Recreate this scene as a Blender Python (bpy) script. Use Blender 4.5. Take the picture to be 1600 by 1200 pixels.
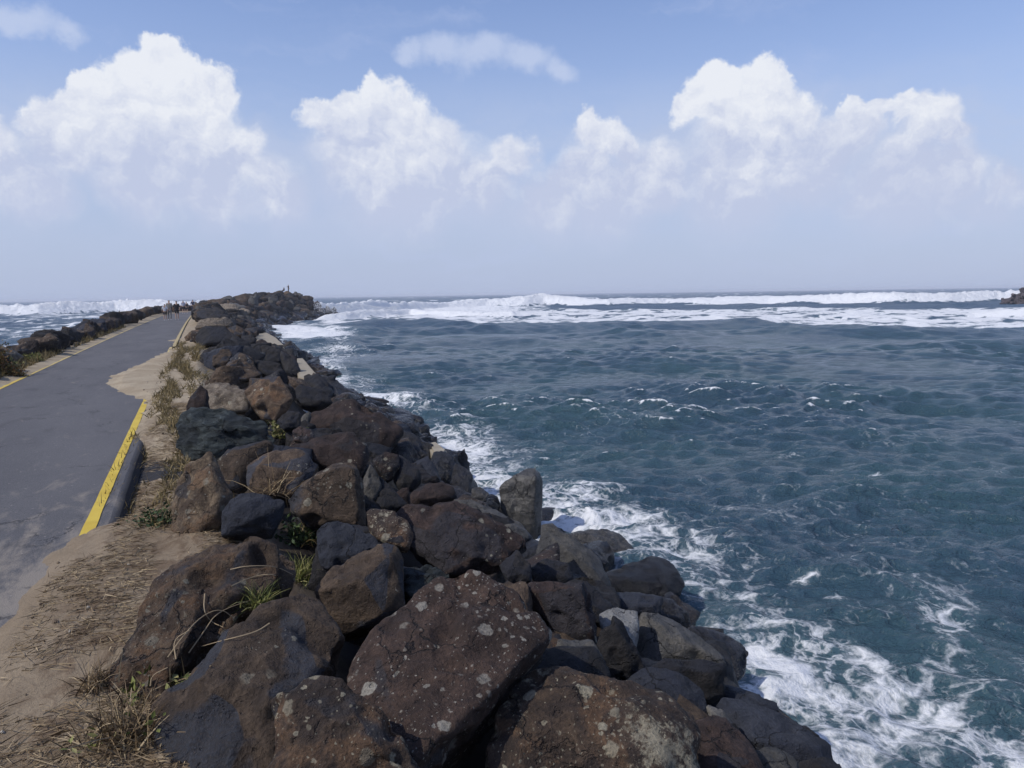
import bpy, bmesh, math, random
import numpy as np
from mathutils import Vector, Matrix

for o in list(bpy.data.objects):
    bpy.data.objects.remove(o, do_unlink=True)
random.seed(7); RNG = np.random.RandomState(7)
SC = bpy.context.scene
COL = SC.collection
R = math.radians

# ============================================================ camera
FPX = 1232.0                       # focal length in photo pixels (1600 wide)
H = 1.9                            # lens above the path (path surface is z = 0)
SEA = -2.6                         # mean sea level
YAW, PITCH, ROLL = R(22.05), R(-6.5), R(-0.82)
Rm = Matrix.Rotation(-YAW, 3, 'Z') @ Matrix.Rotation(R(90) + PITCH, 3, 'X') @ Matrix.Rotation(ROLL, 3, 'Z')
camd = bpy.data.cameras.new('camera'); cam = bpy.data.objects.new('camera', camd); COL.objects.link(cam)
camd.sensor_width = 36; camd.lens = FPX / 1600 * 36; camd.clip_start = 0.1; camd.clip_end = 20000
cam.matrix_world = Matrix.Translation((0, 0, H)) @ Rm.to_4x4()
SC.camera = cam
CR = np.array(Rm.col[0]); CU = np.array(Rm.col[1]); CF = -np.array(Rm.col[2]); CO = np.array([0, 0, H])

def ray(px, py):                   # direction with unit depth along the view axis
    return CF + CR * (px - 800) / FPX - CU * (py - 600) / FPX
def on_plane(px, py, z=0.0):
    d = ray(px, py); t = (z - H) / d[2]
    return CO + d * t
def project(P):
    v = np.asarray(P) - CO
    dep = v @ CF
    return 800 + FPX * (v @ CR) / dep, 600 - FPX * (v @ CU) / dep, dep

# ============================================================ sun, exposure
SUN_EL, SUN_AZ = R(47), R(-95)     # azimuth clockwise from +Y
sun_dir = Vector((math.sin(SUN_AZ) * math.cos(SUN_EL), math.cos(SUN_AZ) * math.cos(SUN_EL), math.sin(SUN_EL)))
sd = bpy.data.lights.new('sun', 'SUN'); sun = bpy.data.objects.new('sun', sd); COL.objects.link(sun)
sd.energy = 3.0; sd.angle = R(0.6); sd.color = (1.0, 0.95, 0.88)
sun.rotation_euler = sun_dir.to_track_quat('Z', 'Y').to_euler()
SC.view_settings.view_transform = 'Standard'; SC.view_settings.look = 'None'
SC.view_settings.exposure = 0; SC.view_settings.gamma = 1; SC.view_settings.use_curve_mapping = False
SC.render.engine = 'CYCLES'
SC.cycles.max_bounces = 5; SC.cycles.diffuse_bounces = 2; SC.cycles.glossy_bounces = 2
SC.cycles.transparent_max_bounces = 8; SC.cycles.use_denoising = True
SC.cycles.sample_clamp_indirect = 4; SC.cycles.volume_bounces = 1

# ============================================================ node helper
class NT:
    def __init__(s, tree): s.t = tree; s.n = tree.nodes; s.l = tree.links; s.n.clear()
    def node(s, typ, ins=None, **kw):
        n = s.n.new(typ)
        for k, v in kw.items(): setattr(n, k, v)
        if ins:
            for k, v in ins.items():
                sock = n.inputs[k]
                if isinstance(v, bpy.types.NodeSocket): s.l.new(v, sock)
                else: sock.default_value = v
        return n
    def math(s, op, a, b=0.5, c=0.5, clamp=False):
        return s.node('ShaderNodeMath', {0: a, 1: b, 2: c}, operation=op, use_clamp=clamp).outputs[0]
    def vmath(s, op, a, b=(0, 0, 0)):
        n = s.node('ShaderNodeVectorMath', {0: a, 1: b}, operation=op)
        return n.outputs['Value'] if op in ('DISTANCE', 'DOT_PRODUCT', 'LENGTH') else n.outputs[0]
    def mix(s, f, a, b):
        n = s.node('ShaderNodeMix', data_type='RGBA', clamp_factor=True)
        for i, v in ((0, f), (6, a), (7, b)):
            if isinstance(v, bpy.types.NodeSocket): s.l.new(v, n.inputs[i])
            else: n.inputs[i].default_value = v if i == 0 else (*v[:3], 1)
        return n.outputs[2]
    def step(s, v, lo, hi, a=0.0, b=1.0):
        n = s.node('ShaderNodeMapRange', {0: v, 1: lo, 2: hi, 3: a, 4: b}, interpolation_type='SMOOTHSTEP')
        return n.outputs[0]
    def noise(s, vec, scale, detail=4, rough=0.5, dist=0.0, typ='FBM'):
        return s.node('ShaderNodeTexNoise', {'Vector': vec, 'Scale': scale, 'Detail': detail, 'Roughness': rough, 'Distortion': dist}, noise_type=typ)
    def scale(s, vec, xyz):
        return s.vmath('MULTIPLY', vec, xyz)

def new_mat(name):
    m = bpy.data.materials.new(name); m.use_nodes = True
    return m, NT(m.node_tree)

def finish(nt, color, rough=0.8, bump=None, bstr=0.3, bdist=0.02, spec=0.5, extra=None):
    ins = {'Base Color': color, 'Roughness': rough, 'Specular IOR Level': spec}
    if extra: ins.update(extra)
    p = nt.node('ShaderNodeBsdfPrincipled')
    for k, v in ins.items():
        if isinstance(v, bpy.types.NodeSocket): nt.l.new(v, p.inputs[k])
        else: p.inputs[k].default_value = (*v[:3], 1) if k == 'Base Color' else v
    if bump is not None:
        b = nt.node('ShaderNodeBump', {'Height': bump, 'Strength': bstr, 'Distance': bdist})
        nt.l.new(b.outputs[0], p.inputs['Normal'])
    o = nt.node('ShaderNodeOutputMaterial', {'Surface': p.outputs[0]})
    return p

# ============================================================ sky
def build_sky():
    w = bpy.data.worlds.new('World'); SC.world = w; w.use_nodes = True
    nt = NT(w.node_tree)
    sky = nt.node('ShaderNodeTexSky', sky_type='NISHITA')
    sky.sun_disc = False; sky.sun_elevation = SUN_EL; sky.sun_rotation = SUN_AZ
    sky.altitude = 5; sky.air_density = 1.0; sky.dust_density = 0.6; sky.ozone_density = 2.0
    d = nt.node('ShaderNodeTexCoord').outputs['Generated']
    el = nt.node('ShaderNodeSeparateXYZ', {0: d}).outputs[2]
    base = nt.vmath('MULTIPLY', sky.outputs[0], (0.146, 0.140, 0.160))
    # moist haze towards the horizon, the same in every direction
    hz = nt.step(el, -0.02, 0.42, 0.93, 0.0)
    base = nt.mix(hz, base, (0.42, 0.50, 0.705))
    # cumulus: puffs at fixed bearings
    w1 = nt.noise(d, 9.0, 6, 0.62).outputs['Color']
    w1 = nt.vmath('SUBTRACT', w1, (0.5, 0.5, 0.5))
    dw = nt.vmath('ADD', d, nt.vmath('MULTIPLY', w1, (0.085, 0.085, 0.085)))
    w2 = nt.vmath('SUBTRACT', nt.noise(d, 34.0, 5, 0.62).outputs['Color'], (0.5, 0.5, 0.5))
    dw = nt.vmath('ADD', dw, nt.vmath('MULTIPLY', w2, (0.019, 0.019, 0.019)))
    puffs = [(250, 88, 40), (212, 135, 62), (285, 140, 42), (150, 128, 34), (335, 160, 48), (88, 185, 46), (60, 170, 20), (180, 205, 70),
             (300, 225, 95), (395, 252, 52), (120, 235, 62), (230, 285, 85), (0, 235, 34),
             (585, 168, 36), (500, 185, 34), (540, 185, 45), (630, 200, 66), (690, 222, 56), (570, 255, 85), (690, 280, 90), (510, 215, 24),
             (913, 200, 30), (945, 220, 36), (975, 243, 28), (865, 280, 32), (905, 270, 60), (990, 300, 70),
             (1100, 160, 48), (1150, 155, 44), (1190, 150, 46), (1240, 180, 42), (1160, 205, 70), (1070, 175, 30), (1200, 250, 80),
             (1405, 180, 34), (1440, 203, 46), (1475, 228, 30), (1365, 175, 22), (1400, 245, 40), (1330, 215, 40),
             (1500, 305, 30), (1570, 285, 40), (1610, 300, 40),
             (330, 300, 80), (60, 300, 70), (620, 300, 110), (760, 290, 60), (860, 320, 70), (950, 330, 80), (1150, 300, 110), (1260, 270, 80), (1400, 300, 90), (1040, 270, 50), (1330, 175, 26), (1480, 290, 60), (20, 250, 60), (-20, 200, 40), (440, 300, 60), (800, 250, 40), (1040, 300, 60), (1550, 320, 60), (1290, 225, 50), (130, 165, 36)]
    m = None
    for (x, y, r) in puffs:
        c = ray(x, y); c = c / np.linalg.norm(c)
        rr = r * 1.16 / FPX * (c @ CF)
        dist = nt.vmath('DISTANCE', dw, tuple(c))
        v = nt.math('MULTIPLY_ADD', dist, -1.0 / rr, 1.0)
        m = v if m is None else nt.math('SMOOTH_MAX', m, v, 0.25)
    # further cumulus round the rest of the horizon
    gen = nt.noise(nt.scale(dw, (1, 1, 1.6)), 4.2, 3, 0.5).outputs[0]
    gen = nt.step(gen, 0.5, 0.66, -1.0, 0.7)
    incone = nt.step(nt.vmath('DOT_PRODUCT', d, tuple(CF)), 0.72, 0.80, 0.0, -3.0)
    band = nt.step(el, 0.30, 0.42, 0.0, -2.0)
    gen = nt.math('ADD', nt.math('ADD', gen, incone), band)
    m = nt.math('MAXIMUM', m, gen)
    soft = nt.step(el, 0.12, 0.25, 0.62, 0.20)
    dens = nt.step(nt.math('DIVIDE', nt.math('SUBTRACT', m, 0.045), soft), 0.0, 1.0)
    # brightness inside the cloud: lit billows, greyer towards the flat base
    bil = nt.noise(dw, 15.0, 7, 0.6).outputs[0]
    up = nt.step(nt.math('ADD', el, nt.math('MULTIPLY', nt.math('SUBTRACT', bil, 0.5), 0.22)), 0.10, 0.27)
    offn = nt.noise(nt.vmath('ADD', dw, tuple(0.016 * Vector((sun_dir.x * .6, sun_dir.y * .6, 1.0)).normalized())), 15.0, 7, 0.6).outputs[0]
    relief = nt.math('MULTIPLY', nt.math('SUBTRACT', bil, offn), 1.9)
    up = nt.math('ADD', up, relief, clamp=True)
    ccol = nt.mix(up, (0.53, 0.59, 0.775), (0.82, 0.85, 0.92))
    fade = nt.step(el, 0.01, 0.12, 0.0, 1.0)
    dens = nt.math('MULTIPLY', dens, fade)
    # broad soft stratus veil low down
    veil = nt.noise(nt.scale(dw, (1, 1, 3.0)), 3.0, 5, 0.55).outputs[0]
    vm = nt.math('MULTIPLY', nt.step(veil, 0.32, 0.62), nt.math('MULTIPLY', nt.step(el, 0.02, 0.10), nt.step(el, 0.16, 0.27, 1.0, 0.0)))
    base = nt.mix(nt.math('MULTIPLY', vm, 0.85), base, (0.50, 0.575, 0.765))
    # thin high wisps
    wi = None
    for (x, y, r) in [(700, 88, 42), (755, 92, 50), (815, 100, 46), (870, 118, 36), (650, 92, 28), (40, 35, 40), (95, 42, 30), (0, 30, 40)]:
        c = ray(x, y); c = c / np.linalg.norm(c)
        dd = nt.vmath('SUBTRACT', dw, tuple(c))
        dist = nt.vmath('LENGTH', nt.scale(dd, (1, 1, 1.7)))
        v = nt.math('MULTIPLY_ADD', dist, -1.0 / (r * 1.2 / FPX), 1.0)
        wi = v if wi is None else nt.math('SMOOTH_MAX', wi, v, 0.3)
    wi = nt.math('MULTIPLY', nt.step(wi, 0.0, 0.75), 0.72)
    base = nt.mix(wi, base, (0.56, 0.64, 0.84))
    ci = nt.noise(nt.scale(dw, (1.5, 1.5, 7)), 3.0, 6, 0.6, 0.4).outputs[0]
    base = nt.mix(nt.math('MULTIPLY', nt.step(ci, 0.5, 0.8), 0.35), base, (0.5, 0.58, 0.82))
    col = nt.mix(dens, base, ccol)
    bg = nt.node('ShaderNodeBackground', {'Color': col, 'Strength': 1.0})
    nt.node('ShaderNodeOutputWorld', {'Surface': bg.outputs[0]})
    w.cycles.sampling_method = 'MANUAL'; w.cycles.sample_map_resolution = 512
build_sky()

# ============================================================ numpy noise
_perm = RNG.permutation(4096).astype(np.int64)
_g = RNG.normal(size=(4096, 3)); _g /= np.linalg.norm(_g, axis=1)[:, None]; _g = _g.astype(np.float32)
def pn(P, seed=0):
    P = np.asarray(P, dtype=np.float64); i = np.floor(P).astype(np.int64); f = (P - i).astype(np.float32)
    w = f * f * f * (f * (f * 6 - 15) + 10)
    out = np.zeros(len(P), np.float32)
    for dx in (0, 1):
        hx = _perm[(i[:, 0] + dx + seed * 17) & 4095]
        wx = w[:, 0] if dx else 1 - w[:, 0]
        for dy in (0, 1):
            hy = _perm[(hx + i[:, 1] + dy) & 4095]
            wy = w[:, 1] if dy else 1 - w[:, 1]
            for dz in (0, 1):
                g = _g[_perm[(hy + i[:, 2] + dz) & 4095]]
                wz = w[:, 2] if dz else 1 - w[:, 2]
                dot = g[:, 0] * (f[:, 0] - dx) + g[:, 1] * (f[:, 1] - dy) + g[:, 2] * (f[:, 2] - dz)
                out += wx * wy * wz * dot
    return out * 1.5
def fbm(P, seed=0, octs=4, gain=0.5, ridged=False):
    a = 1.0; s = 0; q = np.array(P, dtype=np.float64)
    for k in range(octs):
        n = pn(q, seed + k * 3)
        if ridged: n = 0.5 - np.abs(n)
        s = s + a * n; a *= gain; q = q * 2.03 + 11.7
    return s
def sst(x, a, b):
    t = np.clip((np.asarray(x, dtype=float) - a) / (b - a), 0, 1); return t * t * (3 - 2 * t)

# ============================================================ mesh helpers
def mesh_np(name, V, F, mat=None, smooth=True):
    V = np.asarray(V, np.float32); F = np.asarray(F, np.int32)
    me = bpy.data.meshes.new(name); k = F.shape[1]
    me.vertices.add(len(V)); me.vertices.foreach_set('co', V.ravel())
    me.loops.add(F.size); me.loops.foreach_set('vertex_index', F.ravel())
    me.polygons.add(len(F)); me.polygons.foreach_set('loop_start', np.arange(len(F), dtype=np.int32) * k)
    me.polygons.foreach_set('loop_total', np.full(len(F), k, np.int32))
    me.polygons.foreach_set('use_smooth', np.full(len(F), smooth, bool))
    me.update(calc_edges=True)
    if mat: me.materials.append(mat)
    return me
def add_attr(me, name, arr):
    a = me.attributes.new(name, 'FLOAT', 'POINT'); a.data.foreach_set('value', np.asarray(arr, np.float32))
def link(name, me, parent=None, **props):
    o = bpy.data.objects.new(name, me); COL.objects.link(o)
    if parent: o.parent = parent
    for k, v in props.items(): o[k] = v
    return o
def grid_faces(nr, nc):
    a = np.arange(nr * nc).reshape(nr, nc)
    return np.stack([a[:-1, :-1], a[:-1, 1:], a[1:, 1:], a[1:, :-1]], -1).reshape(-1, 4)
_ico = {}
def ico(level):
    if level not in _ico:
        bm = bmesh.new(); bmesh.ops.create_icosphere(bm, subdivisions=level, radius=1)
        v = np.array([x.co[:] for x in bm.verts]); f = np.array([[q.index for q in p.verts] for p in bm.faces]); bm.free()
        v /= np.linalg.norm(v, axis=1)[:, None]
        _ico[level] = (v, f)
    return _ico[level]

# ============================================================ shape of the breakwater
def shift(y):
    y = np.asarray(y, dtype=float); yy = np.clip(y, 0, 400)
    return 0.0001 * yy ** 2 + 0.0029 * np.clip(yy - 100, 0, 400) ** 2
def crest(y):
    y = np.asarray(y, dtype=float)
    return 0.22 + 0.75 * sst(y, 22, 70) + 0.6 * sst(y, 100, 150) + 1.0 * sst(y, 145, 170)
def zs(x, y):                      # mean top of the rock armour
    x = np.asarray(x, dtype=float); y = np.asarray(y, dtype=float)
    u = x - shift(y)
    c = crest(y)
    right = c - np.clip(u - 1.2 - 2.5 * sst(y, 140, 170), 0, 50) * (0.49 + 0.06 * c)
    left = 0.35 + 0.3 * sst(y, 30, 90) - np.clip(-5.4 - u, 0, 50) * 0.5
    z = np.where(u > -2.4, right, left)
    # rounded head
    end = sst(y, 172, 190)
    return np.maximum(z * (1 - end) + (-5) * end, -5.0)
def hit_slope(px, py, extra=0.0):
    d = ray(px, py); t = np.concatenate([np.arange(1.5, 40, 0.02), np.arange(40, 260, 0.2)])
    P = CO + d[None] * t[:, None]
    below = P[:, 2] < np.maximum(zs(P[:, 0], P[:, 1]) + extra, SEA - 0.1)
    if not below.any(): return None, None
    k = np.argmax(below); return t[k], P[k]

# ============================================================ materials
def rock_mat(name, weath, weath2, fresh, fresh_amt=0.35, lichen=0.0, lichen_col=(0.33, 0.31, 0.24), rust=0.0, strata=0.0, rough=0.85, spots=0.0, bumpy=1.0):
    m, nt = new_mat(name)
    co = nt.node('ShaderNodeTexCoord').outputs['Object']
    rnd = nt.node('ShaderNodeObjectInfo').outputs['Random']
    off = nt.vmath('MULTIPLY', nt.node('ShaderNodeCombineXYZ', {0: rnd, 1: rnd, 2: rnd}).outputs[0], (31.0, 17.0, 23.0))
    v = nt.vmath('ADD', co, off)
    if strata: v2 = nt.scale(v, (1.0, 1.0, 1.0 + strata))
    else: v2 = v
    fac = nt.node('ShaderNodeAttribute', attribute_name='facet').outputs['Fac']
    big = nt.noise(v, 2.2, 5, 0.6, 0.3).outputs[0]
    mid = nt.noise(v2, 9.0, 6, 0.65, 0.4).outputs[0]
    fine = nt.noise(v2, 55.0, 5, 0.7).outputs[0]
    wc = nt.mix(nt.step(mid, 0.36, 0.66), weath, weath2)
    wc = nt.mix(nt.math('MULTIPLY', nt.step(nt.noise(v, 3.1, 4, .6, .5).outputs[0], .5, .62), .55), wc, tuple(x * .5 for x in weath))
    if rust:
        wc = nt.mix(nt.math('MULTIPLY', nt.step(nt.noise(v, 4.3, 5, 0.65, 0.6).outputs[0], 0.5, 0.63), rust), wc, (0.21, 0.115, 0.055))
    fc = nt.mix(nt.step(mid, 0.35, 0.7), fresh, tuple(c * 1.5 for c in fresh))
    sel = nt.math('ADD', fac, nt.math('MULTIPLY', nt.math('SUBTRACT', big, 0.5), 0.9))
    sel = nt.step(sel, fresh_amt - 0.05, fresh_amt + 0.05)
    c = nt.mix(sel, fc, wc)
    c = nt.mix(nt.math('MULTIPLY', nt.step(fine, 0.35, 0.72, 1.0, 0.0), 0.55), c, tuple(x * 0.45 for x in weath))
    # pale mineral speckle and scuffed edges
    c = nt.mix(nt.math('MULTIPLY', nt.step(nt.noise(v, 120.0, 3, 0.6).outputs[0], 0.6, 0.75), 0.35), c, tuple(min(1, x * 2.6 + 0.03) for x in weath))
    geo = nt.node('ShaderNodeNewGeometry')
    if lichen:
        jit = nt.vmath('MULTIPLY', nt.vmath('SUBTRACT', nt.noise(v, 38, 3).outputs['Color'], (.5, .5, .5)), (0.03, 0.03, 0.03))
        vj = nt.vmath('ADD', v, jit)
        lf = None
        for sc_, lo, hi, amt in ((9.0, .18, .36, .16), (22.0, .16, .34, .0), (60.0, .15, .35, .0)):
            vo = nt.node('ShaderNodeTexVoronoi', {'Vector': vj, 'Scale': sc_, 'Randomness': 1.0})
            sep = nt.node('ShaderNodeSeparateColor', {0: vo.outputs['Color']}); cell = sep.outputs[0]
            keep = nt.step(nt.math('ADD', cell, nt.math('MULTIPLY', nt.noise(v, 1.7, 3, .5).outputs[0], 2.6)), 2.37 - lichen * .75 - amt, 2.45 - lichen * .75 - amt)
            rad = nt.math('MULTIPLY_ADD', sep.outputs[1], hi - lo, lo)
            disc = nt.step(nt.math('SUBTRACT', rad, vo.outputs['Distance']), -0.01, 0.06)
            dd = nt.math('MULTIPLY', nt.math('MULTIPLY', disc, keep), nt.math('MULTIPLY_ADD', sep.outputs[2], .55, .4))
            lf = dd if lf is None else nt.math('MAXIMUM', lf, dd)
        if lichen > .8:
            crust = nt.noise(v, 10.0, 8, 0.75, 0.1).outputs[0]; area = nt.noise(v, 1.6, 3, 0.5).outputs[0]
            lf = nt.math('MAXIMUM', lf, nt.math('MULTIPLY', nt.step(nt.math('ADD', crust, area), 1.06, 1.16), .8))
        lcol = nt.mix(nt.step(fine, 0.35, 0.62), tuple(x * 0.6 for x in lichen_col), lichen_col)
        c = nt.mix(nt.math('MULTIPLY', lf, 0.85), c, lcol)
    # hairline fractures
    ve = nt.node('ShaderNodeTexVoronoi', {'Vector': nt.vmath('ADD', v, nt.vmath('MULTIPLY', nt.noise(v, 3.5, 5, .6).outputs['Color'], (.35, .35, .35))), 'Scale': 2.4, 'Randomness': 1.0}, feature='DISTANCE_TO_EDGE').outputs['Distance']
    crack = nt.math('MULTIPLY', nt.step(ve, 0.016, 0.002), nt.step(nt.noise(v, 1.3, 2).outputs[0], .46, .56))
    c = nt.mix(nt.math('MULTIPLY', crack, .8), c, (0.008, 0.007, 0.007))
    tone_ = nt.math('MULTIPLY_ADD', nt.math('FRACT', nt.math('MULTIPLY', rnd, 7.31)), .75, .72)
    c = nt.vmath('MULTIPLY', c, nt.node('ShaderNodeCombineXYZ', {0: tone_, 1: tone_, 2: tone_}).outputs[0])
    # wet band above the water
    z = nt.node('ShaderNodeSeparateXYZ', {0: geo.outputs['Position']}).outputs[2]
    wet = nt.step(nt.math('ADD', z, nt.math('MULTIPLY', big, 0.8)), -1.15, -0.25, 1.0, 0.0)
    c = nt.mix(nt.math('MULTIPLY', wet, 0.62), c, (0.012, 0.013, 0.016))
    rg = nt.math('MULTIPLY_ADD', wet, -(rough - 0.20), rough)
    pit = nt.math('MULTIPLY', nt.step(nt.noise(v, 24, 3, .6).outputs[0], .38, .30), -.5)
    vf = nt.node('ShaderNodeTexVoronoi', {'Vector': nt.vmath('ADD', v2, nt.vmath('MULTIPLY', nt.noise(v, 6, 3).outputs['Color'], (.12, .12, .12))), 'Scale': 6.0, 'Randomness': 1.0}).outputs['Distance']
    pit = nt.math('ADD', nt.math('ADD', pit, nt.math('MULTIPLY', vf, .9)), nt.math('MULTIPLY', crack, -.9))
    h = nt.math('ADD', nt.math('ADD', nt.math('MULTIPLY', mid, 0.9), pit), nt.math('MULTIPLY', fine, 0.45))
    finish(nt, c, rg, h, 0.9, 0.055 * bumpy, spec=0.35)
    return m

M = {}
M['brown'] = rock_mat('rock_brown', (0.060, 0.041, 0.028), (0.130, 0.090, 0.058), (0.034, 0.038, 0.048), 0.32, lichen=0.12)
M['rust'] = rock_mat('rock_rust', (0.078, 0.050, 0.033), (0.185, 0.130, 0.082), (0.036, 0.039, 0.048), 0.18, lichen=0.25, rust=0.65)
M['red'] = rock_mat('rock_red', (0.032, 0.021, 0.018), (0.068, 0.044, 0.036), (0.026, 0.025, 0.029), 0.30, lichen=0.15)
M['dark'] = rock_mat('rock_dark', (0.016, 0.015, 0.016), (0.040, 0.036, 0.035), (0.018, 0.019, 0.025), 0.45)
M['blue'] = rock_mat('rock_blue', (0.026, 0.029, 0.038), (0.046, 0.050, 0.063), (0.021, 0.024, 0.034), 0.5, lichen=0.0)
M['green'] = rock_mat('rock_green', (0.026, 0.034, 0.035), (0.072, 0.088, 0.088), (0.018, 0.023, 0.026), 0.4, strata=2.0, bumpy=1.6)
M['grey'] = rock_mat('rock_grey', (0.095, 0.090, 0.080), (0.165, 0.152, 0.130), (0.075, 0.074, 0.072), 0.3)
M['tan'] = rock_mat('rock_tan', (0.11, 0.085, 0.062), (0.30, 0.25, 0.185), (0.07, 0.062, 0.055), 0.2, lichen=0.1)
M['ochre'] = rock_mat('rock_ochre', (0.085, 0.058, 0.038), (0.27, 0.20, 0.125), (0.040, 0.036, 0.036), 0.22, lichen=0.2, rust=0.6)
M['stone'] = rock_mat('rock_palegrey', (0.15, 0.143, 0.125), (0.25, 0.235, 0.20), (0.10, 0.098, 0.092), 0.2, bumpy=.45)
M['pale'] = rock_mat('rock_pale', (0.30, 0.30, 0.29), (0.42, 0.41, 0.39), (0.28, 0.28, 0.27), 0.2)
M['spot'] = rock_mat('rock_spotted', (0.040, 0.025, 0.019), (0.085, 0.053, 0.038), (0.030, 0.027, 0.028), 0.18, lichen=0.68, lichen_col=(0.33, 0.31, 0.26))
M['crust'] = rock_mat('rock_crusted', (0.034, 0.024, 0.019), (0.085, 0.057, 0.038), (0.028, 0.027, 0.030), 0.2, lichen=0.92, lichen_col=(0.32, 0.29, 0.21), rust=0.4)

# ============================================================ rocks
def hull_planes(pts):
    bm = bmesh.new()
    for p in pts: bm.verts.new(p)
    bmesh.ops.convex_hull(bm, input=bm.verts)
    bm.normal_update()
    pl = []
    for f in bm.faces:
        n = np.array(f.normal[:]); d = float(n @ np.array(f.verts[0].co[:]))
        if f.calc_area() < 1e-6: continue
        if d < 0: n, d = -n, -d
        if not any(n @ q[0] > 0.9988 for q in pl): pl.append((n, max(d, 0.05)))
    bm.free()
    return np.array([p[0] for p in pl]), np.array([p[1] for p in pl])

def rock_shape(N, D, level, sharp, rough, seed, scale3, axes, strata=0.0, size=1.0):
    """N, D planes in a normalised frame; returns metres (camera-independent local coordinates)."""
    U, F = ico(level)
    q = np.maximum(U @ N.T, 0) / D[None]
    wq = q ** sharp
    r = wq.sum(1) ** (-1.0 / sharp)
    fac_id = q.argmax(1)
    frand = np.random.RandomState(seed).rand(len(D))
    facet = (wq * frand[None]).sum(1) / wq.sum(1)
    P = (U * r[:, None]) * scale3 @ axes            # metres
    nrm = ((wq @ N) / scale3) @ axes
    nrm /= np.linalg.norm(nrm, axis=1)[:, None] + 1e-9
    s = 1.0 / size
    disp = 0.020 * fbm(P * s * 1.8 + seed, seed % 900, 3) + 0.036 * fbm(P * s * 4.2 + seed, seed % 700, 6, 0.58, ridged=True) - 0.026
    cell = pn(P * s * 3.3 + 7.7 + seed, 77) + .5 * pn(P * s * 7 + seed, 78)
    disp = disp + 0.022 * (np.round(cell * 4) / 4) 
    chip = np.maximum(fbm(P * s * 3.1 - seed, 5, 2) - 0.15, 0) * 0.16
    disp = disp - chip
    if strata:
        lay = P @ np.array([0.25, 0.3, 0.92])
        disp = disp + strata * 0.03 * np.sign(np.sin(lay * s * 30 + 3 * fbm(P * s * 2, 3, 2))) * 0.5
    P = P + nrm * (disp * rough * size)[:, None]
    return P, F, facet

def unit_cam_axes(c):
    """horizontal-view frame at point c: x right of the line of sight, y away, z up"""
    return np.array([CR, CF, CU])

def traced_rock(label, poly, mat, inner=(), tilt=0.75, thick=0.8, level=4, sharp=120, rough=0.85, ddep=0.0, strata=0.0, name='boulder', group='boulders of the breakwater traced beside the path', seed=None):
    poly = np.array(poly, float)
    cx, cy = poly.mean(0)
    seed = seed or (int(cx * 7 + cy * 13) % 9973)
    t, P0 = hit_slope(cx, cy)
    t += ddep
    w = (poly[:, 0].max() - poly[:, 0].min()) * t / FPX
    h = (poly[:, 1].max() - poly[:, 1].min()) * t / FPX
    S = 0.5 * (w + h)
    rs = np.random.RandomState(seed)
    pts = []
    for (x, y) in poly:
        dep = t + tilt * (cy - y) * t / FPX + rs.uniform(-0.05, 0.05) * S
        pts.append(CO + ray(x, y) * dep)
    if not len(inner):
        inner = [(cx - 0.16 * (poly[:, 0].max() - cx) * 2 + rs.uniform(-6, 6) * w / 2, cy - 0.1 * (cy - poly[:, 1].min()), 0.16),
                 (cx + 0.5 * (poly[:, 0].max() - cx), cy + 0.25 * (poly[:, 1].max() - cy), 0.14),
                 (cx - 0.4 * (cx - poly[:, 0].min()), cy + 0.5 * (poly[:, 1].max() - cy), 0.15)]
    for (x, y, b) in inner:
        dep = t + tilt * (cy - y) * t / FPX - b * (1.45 if level < 6 else 1.0) * S
        pts.append(CO + ray(x, y) * dep)
    for (x, y) in poly:            # the unseen back: away from the eye and down into the pile
        xx, yy = cx + (x - cx) * 0.80, cy + (y - cy) * 0.80
        dep = t + tilt * (cy - yy) * t / FPX
        p = CO + ray(xx, yy) * dep
        back = ray(xx, yy); back = back / np.linalg.norm(back)
        down = np.array([0, 0, -0.55])
        pts.append(p + (back + down * 0.6) * thick * S * rs.uniform(0.6, 0.85))
    pts = np.array(pts)
    c = pts.mean(0)
    ax = unit_cam_axes(c)
    L = (pts - c) @ ax.T
    sc = np.abs(L).max(0)
    N, D = hull_planes(L / sc)
    # a few extra chips
    for k in range(4):
        n = rs.normal(size=3); n /= np.linalg.norm(n)
        sup = ((L / sc) @ n).max()
        N = np.vstack([N, n]); D = np.append(D, sup * rs.uniform(0.90, 0.985))
    P, F, facet = rock_shape(N, D, level, sharp, rough, seed, sc, ax, strata, size=S)
    me = mesh_np(name, P, F, M[mat]); add_attr(me, 'facet', facet)
    o = link(name, me, label=label, category='boulder', group=group)
    o.location = c
    TR.append((poly, t, o))
    return o
TR = []

T = traced_rock
# --- foreground
T('large brown boulder thickly dotted with round pale lichen discs, bottom middle', [(540,1042),(565,1003),(588,970),(627,944),(666,922),(708,890),(728,887),(757,889),(796,912),(835,951),(866,990),(866,1003),(840,1030),(815,1058),(783,1092),(737,1140),(692,1190),(640,1235),(590,1200),(545,1110)],
  'spot', inner=[(846,1003,.13),(790,1045,.17),(700,1140,.2),(650,1195,.2),(575,1070,.1),(735,900,.05)], tilt=0.9, level=6, rough=0.8, ddep=-0.15)
T('big boulder with a brown weathered top and a blue-grey broken lower face', [(297,1028),(360,975),(440,932),(470,926),(500,935),(522,975),(540,995),(537,1045),(500,1068),(450,1110),(430,1235),(340,1245),(250,1235),(233,1150),(240,1100)],
  'brown', inner=[(300,1040,.14),(330,1075,.2),(400,1110,.22),(430,1090,.2),(520,1030,.1)], tilt=0.9, level=6, rough=0.8)
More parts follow.
